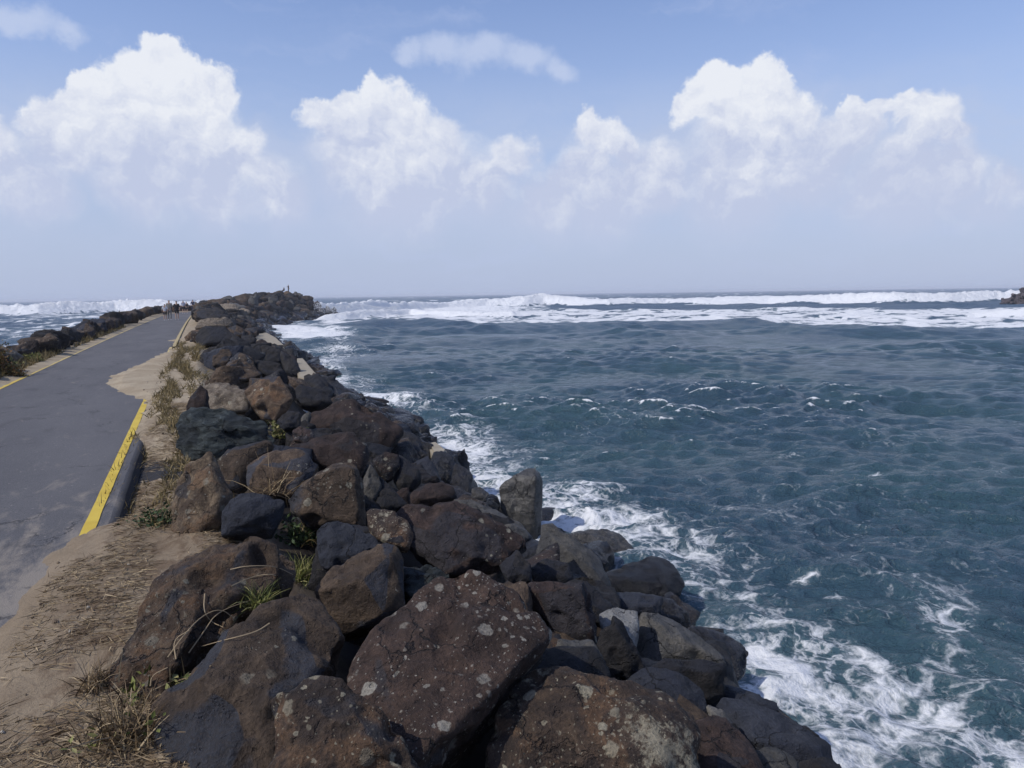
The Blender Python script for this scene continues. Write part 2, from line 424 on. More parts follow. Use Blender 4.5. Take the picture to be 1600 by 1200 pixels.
T('dark brown boulder with cream lichen on its crown, bottom edge, left of the lichen-dotted one', [(422,1090),(440,1075),(500,1052),(535,1058),(550,1085),(600,1120),(655,1160),(668,1210),(640,1260),(430,1260),(416,1200)],
  'crust', inner=[(452,1092,.12),(530,1075,.1),(520,1140,.1),(600,1180,.12)], tilt=0.6, level=6, ddep=-0.2)
T('very large near-black boulder with ochre lichen on its right end, bottom edge', [(775,1105),(800,1065),(843,1032),(934,1056),(962,1056),(1025,1072),(1053,1085),(1084,1116),(1102,1165),(1112,1260),(760,1270),(740,1180)],
  'crust', inner=[(870,1070,.12),(990,1090,.2),(1060,1120,.16),(1040,1200,.2),(900,1190,.1)], tilt=0.8, level=6, ddep=-0.1)
T('long rust and brown boulder lying along the sandy verge at lower left', [(235,913),(273,871),(350,842),(395,834),(437,850),(440,900),(400,950),(350,990),(322,1022),(297,1045),(285,1075),(252,1095),(235,1115),(168,1113),(158,1088),(168,1070),(210,1018),(229,985),(231,948)],
  'rust', inner=[(250,930,.10),(310,900,.16),(300,980,.2),(215,1040,.14),(395,850,.06)], tilt=0.9, level=6, rough=1.1, thick=0.5)
T('angular dark brown block with a smooth blue-grey top strip, leaning on the long rusty boulder', [(303,917),(350,885),(390,863),(440,862),(462,876),(464,905),(440,934),(395,960),(345,982),(322,950)],
  'brown', inner=[(372,905,.14),(430,880,.12),(340,950,.12)], tilt=0.7, level=5, ddep=-0.12, seed=33)
T('blocky brown boulder with a dark blue-grey hollowed top, left of the schist layers', [(487,922),(520,885),(560,862),(600,846),(617,850),(630,868),(632,930),(632,948),(592,977),(555,987),(530,992),(508,972),(495,940)],
  'brown', inner=[(500,925,.12),(560,888,.14),(612,868,.12),(565,905,.2),(600,960,.12)], tilt=0.5, level=5, seed=14)
T('dark thin-layered schist rock wedged between two brown boulders', [(628,884),(666,883),(707,896),(680,925),(637,950),(625,920)], 'green', level=4, strata=1.0, ddep=0.1, rough=1.5)
T('rounded dark grey rock with a tan patch on its front', [(493,830),(507,814),(528,812),(560,822),(591,843),(600,850),(565,874),(539,884),(522,892),(508,892),(499,875),(495,850)], 'blue', level=5, ddep=0.05)
T('tall angular brown block with a flat front and a pale top edge', [(482,762),(495,732),(507,725),(535,720),(557,719),(566,740),(575,822),(572,829),(530,817),(482,819),(448,795),(447,780),(465,772)],
  'brown', inner=[(508,735,.16),(552,728,.16),(562,822,.16),(470,800,.12)], tilt=0.25, level=5, sharp=60, seed=71)
T('small dark blue-grey faceted rock in front of the tall brown block', [(345,804),(360,777),(372,771),(390,770),(420,772),(446,782),(445,803),(430,817),(427,834),(405,833),(345,838)], 'blue', inner=[(372,790,.2),(385,815,.2),(420,800,.16)], tilt=0.3, level=5, ddep=-.1)
T('tan and rust boulder standing at the edge of the verge beside the asphalt remnant', [(329,702),(344,720),(352,742),(365,772),(347,790),(345,836),(320,850),(285,868),(270,870),(268,838),(279,807),(268,775),(279,750),(290,725)],
  'ochre', inner=[(330,735,.16),(340,790,.16),(295,790,.14),(310,840,.12)], tilt=0.5, level=5, seed=9)
T('brown rock with a near-black right side, behind the tan and rust boulder', [(336,716),(355,702),(385,694),(422,686),(430,697),(417,706),(402,714),(388,732),(382,745),(377,768),(352,764)], 'brown', inner=[(385,700,.12),(370,735,.14)], tilt=0.4, level=4)
T('brown boulder with two pale lichen patches, below the yellow-green weeds', [(385,727),(410,710),(430,700),(480,703),(498,722),(502,728),(485,760),(467,777),(442,777),(405,774),(385,767)], 'brown', inner=[(400,728,.12),(475,712,.1),(480,740,.14),(440,760,.1)], tilt=0.5, level=4, seed=5)
T('smooth reddish-brown boulder with a rounded right shoulder', [(440,700),(470,692),(492,687),(500,680),(537,672),(552,674),(575,695),(578,712),(569,742),(555,745),(530,722),(500,727),(470,712)], 'red', inner=[(540,690,.12),(560,715,.14)], tilt=0.7, level=4)
T('small reddish rock beside the weeds behind the brown boulder', [(456,672),(468,664),(488,672),(494,684),(478,694),(458,688)], 'red', level=4)
T('dark greenish boulder veined with grey, standing alone at the verge', [(275,665),(284,643),(300,635),(315,632),(360,636),(390,647),(422,665),(431,680),(430,698),(400,718),(380,725),(340,726),(291,724),(279,700)],
  'green', inner=[(300,655,.14),(340,665,.22),(400,668,.12),(310,705,.12)], tilt=0.6, level=5, rough=1.5, strata=0.5, seed=4)
T('very large near-black reddish boulder rising against the surf', [(463,657),(484,649),(518,630),(541,621),(560,624),(575,638),(607,650),(628,665),(632,675),(620,693),(602,709),(581,714),(573,698),(549,676),(512,678),(494,682),(465,672)], 'red', inner=[(540,650,.15),(600,675,.12),(500,665,.1)], tilt=0.6, level=5)
T('black boulder right of the large reddish one, above the surf', [(625,668),(654,684),(670,688),(681,699),(680,719),(659,730),(644,732),(633,709),(620,690)], 'dark', level=4)
T('dark slab-sided rock at the water edge between two black boulders', [(677,703),(696,704),(708,714),(713,727),(705,751),(691,753),(675,745),(668,733),(676,717)], 'blue', level=4)
T('small black rock outermost above the foam, left of the pointed standing stone', [(710,722),(730,732),(739,741),(739,757),(737,779),(722,779),(709,769),(702,752)], 'dark', level=4)
T('small grey-brown rock at the waterline left of the standing stone', [(737,762),(751,760),(765,771),(760,784),(736,782)], 'grey', level=4)
T('dull red block in the middle of the dark rock slope', [(582,716),(602,705),(623,708),(626,726),(619,745),(602,753),(591,740),(582,727)], 'red', level=4, seed=66)
T('black rock beside the dull red block', [(620,705),(638,722),(656,733),(661,750),(646,764),(626,769),(614,752)], 'dark', level=4)
T('upright grey rounded rock right behind the tall brown block', [(567,750),(578,722),(593,743),(598,760),(591,779),(577,793),(567,792),(564,769)], 'grey', level=4, tilt=.3, seed=8)
T('small dark rock between the grey rounded rock and the flat dark rock', [(590,740),(617,765),(625,774),(609,793),(591,795),(586,777)], 'dark', level=4)
T('flat dark purple-grey rock above the big red-brown boulder', [(625,780),(644,767),(667,754),(691,751),(709,759),(716,777),(686,787),(644,792)], 'red', level=4, ddep=.1)
T('greenish-grey slab top lying behind the big red-brown boulder', [(700,777),(736,779),(775,796),(809,812),(836,838),(820,850),(788,830),(746,815),(715,795)], 'grey', tilt=1.2, level=4, ddep=.15)
T('big red-brown boulder in the centre, left of the standing stone', [(600,800),(620,790),(644,786),(686,781),(710,781),(743,803),(788,818),(822,840),(831,852),(809,866),(791,875),(778,888),(757,891),(722,888),(696,894),(660,872),(644,850),(630,820)],
  'red', inner=[(700,795,.12),(790,830,.12),(740,870,.12),(670,830,.16)], tilt=0.7, level=6, seed=19)
T('pointed grey-tan standing stone, upright against the foam', [(779,759),(801,743),(822,732),(835,730),(845,738),(849,751),(848,788),(846,815),(842,872),(818,866),(795,835),(784,805),(780,777)],
  'stone', inner=[(838,745,.14),(836,800,.14),(800,765,.06)], tilt=0.12, thick=0.5, level=5, sharp=120, rough=0.3, ddep=-0.25)
T('rust-coloured rock with cream lichen patches under the flat dark rock', [(571,796),(591,791),(617,798),(640,814),(648,840),(642,860),(617,855),(596,850),(575,830)], 'crust', level=4)
T('smooth brown-grey boulder at the water edge, right of the tall rounded one', [(874,831),(905,827),(948,825),(969,832),(985,850),(998,868),(990,877),(944,885),(930,862),(905,850)], 'grey', inner=[(950,840,.12),(915,848,.12),(960,868,.1)], level=5, rough=.6)
T('tall rounded grey-brown boulder below the standing stone', [(846,812),(854,808),(864,811),(878,828),(900,850),(920,858),(938,873),(950,900),(958,925),(960,946),(934,955),(918,930),(885,908),(850,902),(834,888)], 'grey', inner=[(870,850,.12),(930,890,.14),(935,930,.1)], tilt=.6, level=5, rough=.6, seed=12)
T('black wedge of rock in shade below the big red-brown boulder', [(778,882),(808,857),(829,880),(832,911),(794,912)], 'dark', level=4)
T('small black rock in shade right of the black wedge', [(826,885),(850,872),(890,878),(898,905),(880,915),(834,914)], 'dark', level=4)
T('long flat dark boulder with an overhanging end above the surf', [(944,895),(976,881),(1018,867),(1042,873),(1060,888),(1071,909),(1068,925),(1046,934),(997,926),(955,926),(946,913)], 'dark', inner=[(1035,885,.1),(975,905,.14),(1040,912,.14)], tilt=.9, level=5, rough=.6)
T('smooth blue-grey wet rock under the long flat dark boulder', [(950,925),(1000,925),(1040,932),(1030,960),(985,962),(955,952)], 'blue', level=4, rough=.5)
T('rough black rock at the water under the overhanging end', [(1000,932),(1050,932),(1075,951),(1082,976),(1062,986),(1028,966),(1000,955)], 'dark', level=4, rough=1.4)
T('dark upright block streaked with rust stains, right of the spotted boulder', [(803,914),(860,908),(913,905),(922,930),(936,976),(936,1006),(913,1008),(867,994),(832,940)], 'red', inner=[(905,915,.14),(922,990,.14),(840,925,.12)], tilt=.25, level=5, seed=15)
T('pale off-white stone showing between dark rocks', [(934,957),(958,948),(997,954),(1000,985),(994,1022),(955,1012),(938,980)], 'pale', level=4, rough=.4, ddep=.1)
T('black pointed rock in front of the pale stone', [(958,960),(971,970),(990,1010),(1008,1042),(1006,1064),(976,1066),(932,1060),(929,1025),(938,985)], 'dark', inner=[(965,985,.15),(985,1040,.1)], tilt=.3, level=5, ddep=-.1)
T('large dark grey block with a paler sloping top, right of the pale stone', [(997,953),(1015,951),(1060,972),(1106,1003),(1132,1025),(1138,1042),(1095,1038),(1039,1034),(1007,1045),(994,1024),(994,983)], 'grey', inner=[(1010,962,.14),(1090,1012,.16),(1040,1000,.16)], tilt=.7, level=5, rough=.6, sharp=55)
T('blue-black wet boulder standing in the surf, right of the large grey block', [(1075,979),(1095,977),(1130,989),(1158,1003),(1171,1021),(1166,1053),(1151,1064),(1135,1050),(1125,1028),(1100,1004)], 'blue', inner=[(1120,1000,.12),(1150,1030,.12)], level=5, rough=.6)
T('dark block under the large grey one', [(1005,1044),(1039,1026),(1095,1030),(1136,1037),(1134,1084),(1109,1098),(1090,1088),(1055,1060)], 'dark', inner=[(1120,1050,.14),(1060,1042,.1)], tilt=.5, level=4)
T('smooth dark blue-grey boulder above the lichen-crusted end at the bottom', [(976,1062),(1007,1042),(1039,1041),(1077,1058),(1100,1081),(1107,1118),(1077,1122),(1046,1090),(1015,1076)], 'blue', level=5, rough=.5, tilt=.8)
T('long sloping wet slab with a blue sheen at the lower right of the rocks', [(1126,1086),(1165,1093),(1228,1118),(1280,1152),(1298,1163),(1308,1225),(1250,1215),(1182,1180),(1140,1148),(1110,1110)], 'blue', inner=[(1150,1110,.1),(1270,1168,.14),(1180,1155,.14)], tilt=1.1, level=5, rough=.5)
T('low wet rock at the foam just above the long sloping slab', [(1126,1068),(1165,1076),(1214,1097),(1219,1112),(1193,1118),(1158,1106),(1128,1088)], 'blue', tilt=1.0, level=4, rough=.6)
T('flat dark rock awash right of the low wet rock', [(1190,1114),(1221,1117),(1260,1132),(1286,1152),(1255,1150),(1217,1132)], 'dark', tilt=1.2, level=4)
T('small pale grey stone between the blue-grey boulder and the sloping slab', [(1103,1100),(1130,1107),(1152,1140),(1135,1148),(1108,1125)], 'grey', level=4)
T('dark brown rock with a white scuff at the bottom edge', [(1080,1120),(1130,1117),(1153,1142),(1181,1166),(1210,1240),(1100,1250)], 'red', level=4)
T('small dull grey rock at the bottom edge, outermost before the water', [(1176,1170),(1210,1165),(1244,1184),(1268,1230),(1200,1245)], 'grey', level=4, tilt=.9)
T('dark low boulder at the bottom right corner of the rock slope', [(1240,1190),(1290,1180),(1320,1200),(1325,1250),(1260,1260)], 'dark', level=4, tilt=.9)
# --- middle distance
G2 = 'boulders of the breakwater traced beside the path'
T('flat-topped brown rock ledge behind the dark greenish boulder', [(310,600),(364,596),(374,602),(387,612),(392,622),(390,642),(325,645),(308,625)], 'tan', inner=[(318,612,.1),(380,618,.12)], tilt=.9, level=4, seed=21)
T('purplish dark rock at the left end of the flat-topped ledge', [(289,640),(297,620),(313,600),(324,609),(329,641),(310,650)], 'red', level=4, tilt=.3, ddep=-.1)
T('rounded brown boulder mottled with lichen, behind the weeds', [(380,612),(395,598),(413,588),(437,587),(450,605),(458,622),(452,639),(430,659),(410,655),(393,634)], 'rust', inner=[(425,600,.14),(405,630,.14),(440,630,.12)], tilt=.5, level=5)
T('dark rock with a pale chipped edge, right of the mottled boulder', [(452,612),(467,600),(507,610),(521,630),(493,642),(467,630)], 'dark', level=4)
T('black pointed rock sticking up at the water edge below the concrete slab', [(472,592),(497,582),(510,594),(522,612),(521,628),(500,622),(480,606)], 'dark', level=4)
T('small dark rock under the chipped rock', [(430,657),(450,640),(470,643),(470,667),(443,671)], 'dark', level=4)
T('small upright grey stone left of the large near-black boulder', [(462,668),(472,650),(484,640),(487,652),(478,672)], 'grey', level=4, tilt=.2)
T('dark steep boulder beside the lower concrete slab', [(439,546),(454,555),(464,564),(471,577),(468,590),(449,592),(442,572),(436,555)], 'dark', level=4, tilt=.4)
T('dark grey boulder below the upper concrete slab', [(407,538),(427,540),(440,546),(440,566),(424,571),(412,562),(408,548)], 'dark', level=4)
T('low brown-black boulder among dry grass on the crest', [(331,557),(344,546),(358,545),(364,553),(358,566),(352,576),(332,572)], 'brown', level=4)
T('ridged dark boulder right of the low brown-black one', [(358,560),(373,549),(385,553),(397,565),(399,578),(377,580),(364,574)], 'brown', level=4, seed=31)
T('flat dark rock layer below the two dark blocks', [(362,543),(385,539),(403,545),(411,556),(394,560),(373,551)], 'dark', level=4)
T('black boulder with a light grey cap', [(398,562),(412,560),(425,567),(439,568),(448,594),(425,592),(408,584),(400,574)], 'dark', level=4, seed=3)
T('long flat grey-brown slab above the flat-topped ledge', [(331,590),(355,579),(403,576),(413,583),(398,592),(373,600),(331,600)], 'brown', tilt=1.0, level=4)
T('broad dark rock mass beside the pale verge', [(304,522),(319,509),(352,509),(358,516),(377,528),(376,538),(352,536),(330,542),(306,545)], 'dark', level=4, seed=77)
T('dark block with a light top on the crest', [(353,511),(370,508),(381,514),(384,525),(370,530),(356,522)], 'brown', level=4)
T('small dark block left of the upper concrete slab, higher of two', [(381,513),(397,511),(402,517),(401,526),(385,525)], 'brown', level=4)
T('small dark block left of the upper concrete slab, lower of two', [(376,524),(394,522),(402,529),(401,537),(389,540),(379,536)], 'dark', level=4)
T('sunlit tan rock slab at the foot of the path kerb', [(303,514),(310,501),(326,496),(340,501),(355,495),(367,504),(361,511),(337,512),(319,513)], 'tan', level=4)
T('dark rounded boulder above the sunlit tan slab', [(306,487),(325,480),(340,479),(350,486),(361,495),(356,501),(343,503),(330,499),(310,499)], 'dark', level=4)
T('light flat slab near the skyline of the crest', [(334,475),(352,473),(368,475),(375,484),(355,488),(340,484)], 'tan', level=4)
T('small light slab right of the flat skyline slab', [(374,478),(392,485),(391,491),(373,488)], 'tan', level=3)
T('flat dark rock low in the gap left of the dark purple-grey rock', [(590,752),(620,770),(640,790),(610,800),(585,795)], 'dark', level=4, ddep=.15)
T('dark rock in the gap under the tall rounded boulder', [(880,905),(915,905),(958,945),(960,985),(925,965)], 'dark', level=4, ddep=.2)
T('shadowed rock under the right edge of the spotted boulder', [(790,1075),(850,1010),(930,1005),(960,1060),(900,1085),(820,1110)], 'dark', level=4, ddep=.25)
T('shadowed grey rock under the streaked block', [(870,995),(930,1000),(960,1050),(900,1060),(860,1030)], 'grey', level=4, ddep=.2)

# ---- what each loose rock is next to
import re
def short(lab):
    w = re.split(r",| in the| beside| behind| lying| thickly| leaning| wedged| between| under| above| showing| at the| right of| left of| in front| standing| upright| below| on the| rising| next| sticking| awash| near| among| higher| lower| outermost| in shade| against| and a| with a blue| at its| low in| streaked", lab)[0].split()
    return ' '.join(w[:7])
ORD = ['nearest', 'second', 'third', 'fourth', 'fifth', 'sixth', 'seventh', 'eighth', 'ninth', 'tenth', 'eleventh', 'twelfth']
def nth(n):
    t = ['', 'first', 'second', 'third', 'fourth', 'fifth', 'sixth', 'seventh', 'eighth', 'ninth', 'tenth', 'eleventh', 'twelfth', 'thirteenth', 'fourteenth', 'fifteenth', 'sixteenth', 'seventeenth', 'eighteenth', 'nineteenth']
    if n < 20: return t[n]
    tens = {2: 'twent', 3: 'thirt', 4: 'fort', 5: 'fift', 6: 'sixt', 7: 'sevent'}[n // 10]
    return tens + 'ieth' if n % 10 == 0 else tens + 'y-' + t[n % 10]
def name_rocks(LAB):
    tone = dict(brown='brown', dark='dark', red='reddish-black', blue='blue-grey', rust='rusty', grey='grey')
    cent = [(p.mean(0), o['label']) for p, t, o in TR]
    left = sorted([a for a in LAB if a[1] == 'L'], key=lambda a: a[6])
    for k, a in enumerate(left): a[0]['label'] = '%s boulder in the low row left of the path, %s from its near end' % (tone[a[5]], nth(k + 1))
    byl = {}
    for a in LAB:
        if a[1] not in 'MN': continue
        d = [math.hypot(a[2] - c[0], a[3] - c[1]) for c, l in cent]; k = int(np.argmin(d)); c, l = cent[k]
        dx, dy = a[2] - c[0], a[3] - c[1]
        where = ('right of' if dx > 0 else 'left of') if abs(dx) > abs(dy) else ('just below' if dy > 0 else 'just above')
        size = 'small' if a[4] < .5 else 'medium-sized'
        byl.setdefault('%s %s rock %s the %s' % (size, tone[a[5]], where, short(l)), []).append((max(abs(dx), abs(dy)), a[0]))
    for l, v in byl.items():
        v.sort(key=lambda q: q[0])
        for k, (q, o) in enumerate(v): o['label'] = l if len(v) == 1 else ('%s one, %s' % (['nearest', 'next', 'third', 'fourth', 'fifth', 'sixth', 'seventh', 'eighth', 'ninth', 'tenth', 'eleventh', 'twelfth', 'outermost'][min(k, 12)], l))

# ---- scattered armour rocks
def scatter():
    rs = np.random.RandomState(11)
    protos = []
    for k in range(14):
        pts = np.array([[a, b, c] for a in (-1, 1) for b in (-1, 1) for c in (-1, 1)], float) * .68
        pts = pts + rs.uniform(-.30, .30, pts.shape); pts = np.vstack([pts, rs.normal(size=(2, 3)) * .55])
        pts *= np.array([1.05, rs.uniform(.65, .9), rs.uniform(.55, .85)])
        pts -= pts.mean(0)
        N, D = hull_planes(pts)
        P, F, facet = rock_shape(N, D, 4 if k < 6 else 3, 90, 1.0, 100 + k, np.ones(3), np.eye(3), size=2.0)
        kinds = ['brown', 'dark', 'red', 'dark', 'brown', 'blue', 'dark', 'rust', 'brown', 'dark', 'red', 'grey', 'dark', 'brown']
        me = mesh_np('boulder', P, F, M[kinds[k]]); add_attr(me, 'facet', facet)
        protos.append((me, P, F, facet, kinds[k]))
    cand = []
    def put(x, y, s, sink, side):
        z = float(zs(x, y)) - sink * s
        if z < SEA - 1.0: return
        cand.append([x, y, z, s, side])
    # right slope
    y = 1.2
    while y < 192:
        s0 = 0.44 + 0.16 * sst(y, 12, 30) + 0.25 * sst(y, 90, 140)
        umax = 7.0 + 1.2 * sst(y, 12, 16) + 5 * sst(y, 120, 165)
        u = (-0.15 if y < 30 else 0.35) if y < 130 else -6
        while u < umax:
            s = s0 * rs.uniform(0.6, 1.35) * (1 if y < 90 else rs.choice([.7, 1, 1.7]))
            sink = 0.95 if y < 16 else 0.3
            if u < 0.5 and y < 34: u += s0; continue
            if u < 1.0 and y < 16: u += s0; continue
            put(shift(y) + u + rs.uniform(-.25, .25), y + rs.uniform(-.4, .4), s, sink, 'r')
            u += s0 * rs.uniform(1.1, 1.6)
        y += s0 * 1.35
    # left row
    y = 12
    while y < 125:
        s0 = 0.40 + 0.12 * sst(y, 30, 70)
        for u in np.arange(-5.1, -9.5, -0.75):
            if y < 22 and u > -5.4: continue
            put(shift(y) * 1.0 + u + rs.uniform(-.2, .2), y + rs.uniform(-.4, .4), s0 * rs.uniform(.6, 1.5), 0.05, 'l')
        y += s0 * 1.7
    # head crown
    cand2 = np.array([c[:4] for c in cand]); sides = [c[4] for c in cand]
    # keep clear of the traced rocks: nothing loose in front of them
    qx, qy, qd = project(cand2[:, :3])
    def inside(P, X, Y):
        ins = np.zeros(len(X), bool)
        for a in range(len(P)):
            xa, ya = P[a]; xb, yb = P[a - 1]
            if ya == yb: continue
            ins ^= ((ya > Y) != (yb > Y)) & (X < (xb - xa) * (Y - ya) / (yb - ya) + xa)
        return ins
    drop = np.zeros(len(cand2), bool)
    rp = cand2[:, 3] * FPX / np.maximum(qd, .5)
    for poly, t, o in TR:
        for ax_, ay_ in ((0, 0), (.6, 0), (-.6, 0), (0, .55), (0, -.55)):
            drop |= inside(poly, qx + ax_ * rp, qy + ay_ * rp) & (qd < t + 0.6) & (qd > 0.3)
    for ex, t in (([(398, 530), (400, 519), (418, 518), (434, 527), (447, 540), (445, 543)], 70), ([(460, 563), (464, 558), (475, 558), (484, 569), (497, 585), (490, 590)], 50), ([(680, 690), (692, 694), (700, 703)], 30)):
        for ax_, ay_ in ((0, 0), (.5, 0), (-.5, 0), (0, .5), (0, -.5)):
            drop |= inside(np.array(ex, float), qx + ax_ * rp, qy + ay_ * rp) & (qd < t)
    drop |= (qd < 3.0)
    ty = [400, 515, 545, 560, 585, 600, 650, 740, 780, 820, 870, 920, 980, 1060, 1105, 1155, 1200, 1400]
    tx = [2000, 460, 446, 466, 500, 520, 628, 742, 765, 905, 1000, 1071, 1084, 1168, 1220, 1292, 1325, 1500]
    drop |= (qd > 0) & (qd < 45) & (qx + .75 * rp > np.interp(qy, ty, tx))
    cand2 = cand2[~drop]; sides = [s_ for s_, d_ in zip(sides, drop) if not d_]
    # visible size by a small depth-ordered coverage buffer (1 cell = 2 photo px)
    W, Hh = 800, 600
    cov = np.zeros((Hh, W), bool)
    items = []
    for poly, t, o in TR: items.append((t, 'p', poly))
    px, py, dep = project(cand2[:, :3] + np.array([0, 0, 0.2]) * cand2[:, 3:4])
    for i in range(len(cand2)):
        if dep[i] > 1: items.append((dep[i], 'c', i))
    items.sort(key=lambda a: a[0])
    vis = np.zeros(len(cand2))
    gy, gx = np.mgrid[0:Hh, 0:W]
    for it in items:
        if it[1] == 'p':
            P = it[2] / 2; x0, y0 = np.maximum(P.min(0).astype(int), 0); x1, y1 = P.max(0).astype(int) + 1
            x1 = min(x1, W); y1 = min(y1, Hh)
            if x1 <= x0 or y1 <= y0: continue
            X = gx[y0:y1, x0:x1] + .5; Y = gy[y0:y1, x0:x1] + .5; ins = np.zeros(X.shape, bool)
            for a in range(len(P)):
                xa, ya = P[a]; xb, yb = P[a - 1]
                if ya == yb: continue
                ins ^= ((ya > Y) != (yb > Y)) & (X < (xb - xa) * (Y - ya) / (yb - ya) + xa)
            cov[y0:y1, x0:x1] |= ins
        else:
            i = it[2]; r = cand2[i, 3] * FPX / dep[i] / 2 * 0.85; cx, cy = px[i] / 2, py[i] / 2
            x0, x1 = max(int(cx - r), 0), min(int(cx + r) + 1, W); y0, y1 = max(int(cy - r * .8), 0), min(int(cy + r * .8) + 1, Hh)
            if x1 <= x0 or y1 <= y0: continue
            sub = cov[y0:y1, x0:x1]
            m = ((gx[y0:y1, x0:x1] + .5 - cx) ** 2 + ((gy[y0:y1, x0:x1] + .5 - cy) / .8) ** 2) < r * r
            vis[i] = (m & ~sub).sum(); sub |= m
    order = np.argsort(-vis)
    nind = 296 - len(TR)
    ind = set(int(i) for i in order[:nind] if vis[i] >= 4)
    SV, SF, SA, SM = [], [], [], []; LAB = []; qx2, qy2, _d = project(cand2[:, :3])
    nv = 0
    mats = ['brown', 'dark', 'red', 'blue', 'grey', 'rust']
    for i in range(len(cand2)):
        x, y, z, s = cand2[i]
        pi = rs.randint(14); me, P, F, facet, kind = protos[pi]
        if y > 60: pi = 6 + rs.randint(8); me, P, F, facet, kind = protos[pi]
        eul = rs.uniform(0, 6.28, 3); eul[:2] = rs.uniform(-.5, .5, 2)
        sc = np.array([s * rs.uniform(.9, 1.3), s * rs.uniform(.85, 1.2), s * rs.uniform(.8, 1.1)])
        if i in ind:
            if sides[i] == 'l': lab, g = 'L', 'boulders in the low row left of the path'
            elif y > 90: lab, g = 'dark grey boulder of the far mound at the end of the breakwater', 'boulders of the far mound at the breakwater end'
            elif y > 22: lab, g = 'M', 'boulders of the middle slope right of the path'
            else: lab, g = 'N', 'gap-filling boulders among the near rocks'
            o = link('boulder', me, label=lab, category='boulder', group=g)
            o.location = (x, y, z); o.rotation_euler = eul; o.scale = sc
            LAB.append((o, lab, qx2[i], qy2[i], s, kind, y))
        else:
            if vis[i] == 0 and (y > 70): continue
            rot = np.array(Matrix.Rotation(eul[2], 3, 'Z') @ Matrix.Rotation(eul[1], 3, 'Y') @ Matrix.Rotation(eul[0], 3, 'X'))
            me, P, F, facet, kind = protos[6 + rs.randint(8)]
            SV.append((P * sc) @ rot.T + np.array([x, y, z])); SF.append(F + nv); nv += len(P); SA.append(facet)
            SM.append(np.full(len(F), mats.index(kind) if kind in mats else 0))
    if SV:
        me = mesh_np('rock_fill', np.vstack(SV), np.vstack(SF)); add_attr(me, 'facet', np.concatenate(SA))
        for k in mats: me.materials.append(M[k])
        me.polygons.foreach_set('material_index', np.concatenate(SM).astype(np.int32))
        link('rock_fill', me, kind='stuff', label='jumble of smaller dark rocks between the boulders', category='rocks')
    name_rocks(LAB)
    print('traced', len(TR), 'individual', len(ind), 'joined', len(SV))
scatter()

# ============================================================ ground: sand, verge and rubble core
def sand_reach(y):
    return np.interp(y, [0, 3, 4.5, 5.4, 6.9, 7.6, 11.2, 12.0, 15.2, 16.2, 17.6, 19.5, 22, 26.6, 32, 35, 38.5, 39.5, 41, 60, 200],
                        [-1.5, -1.35, -1.15, -1.08, -0.99, -0.66, -0.62, -0.80, -0.80, -0.86, -1.28, -1.8, -1.95, -1.4, -0.9, -0.7, -0.8, -1.2, -0.75, -0.72, -0.7])
def ground_z(u, y):
    P = np.stack([u * 1.6, y * 0.5, np.zeros_like(u)], -1)
    P2 = np.stack([u * 6, y * 3.0, np.zeros_like(u) + 5], -1)
    n1 = pn(P, 3); n2 = pn(P2, 8); n3 = fbm(P2 * 3.1, 9, 2)
    e = sand_reach(y) + 0.10 * n2 + 0.14 * n1 * sst(y, 14, 18) + 0.03 * n3
    z = 0.008 + np.clip((u - e) / 0.30, -1, 1) * 0.045
    low = sst(y, 7.2, 8.2) * (1 - sst(y, 10.6, 12.2))
    z = z - low * 0.13 * sst(u, -0.9, -0.72)
    z = z + 0.02 * n1 * sst(u, -0.8, -0.2) + 0.008 * n3 * sst(u, -1.0, -0.6) * sst(80 - y, 0, 60)
    # left verge
    el = -4.0 - 0.06 * n1 - 0.05 * n2
    zl = 0.004 + np.clip((el - u) / 0.3, -1, 1) * 0.045 + 0.03 * n1 * sst(-u, 4.1, 5)
    z = np.where(u < -2.4, zl, z)
    # core under the armour
    x = u + shift(y)
    core = zs(x, y) - 0.55 - 1.1 * sst(u, 1.8, 4.5)
    z = np.where(u > 0.0, z * (1 - sst(u, 0.0, 0.7)) + core * sst(u, 0.0, 0.7), z)
    z = np.where(u < -4.9, z * (1 - sst(-u, 4.9, 5.6)) + core * sst(-u, 4.9, 5.6), z)
    end = sst(y, 172, 190)
    return np.maximum(z * (1 - end) - 5 * end, -5)
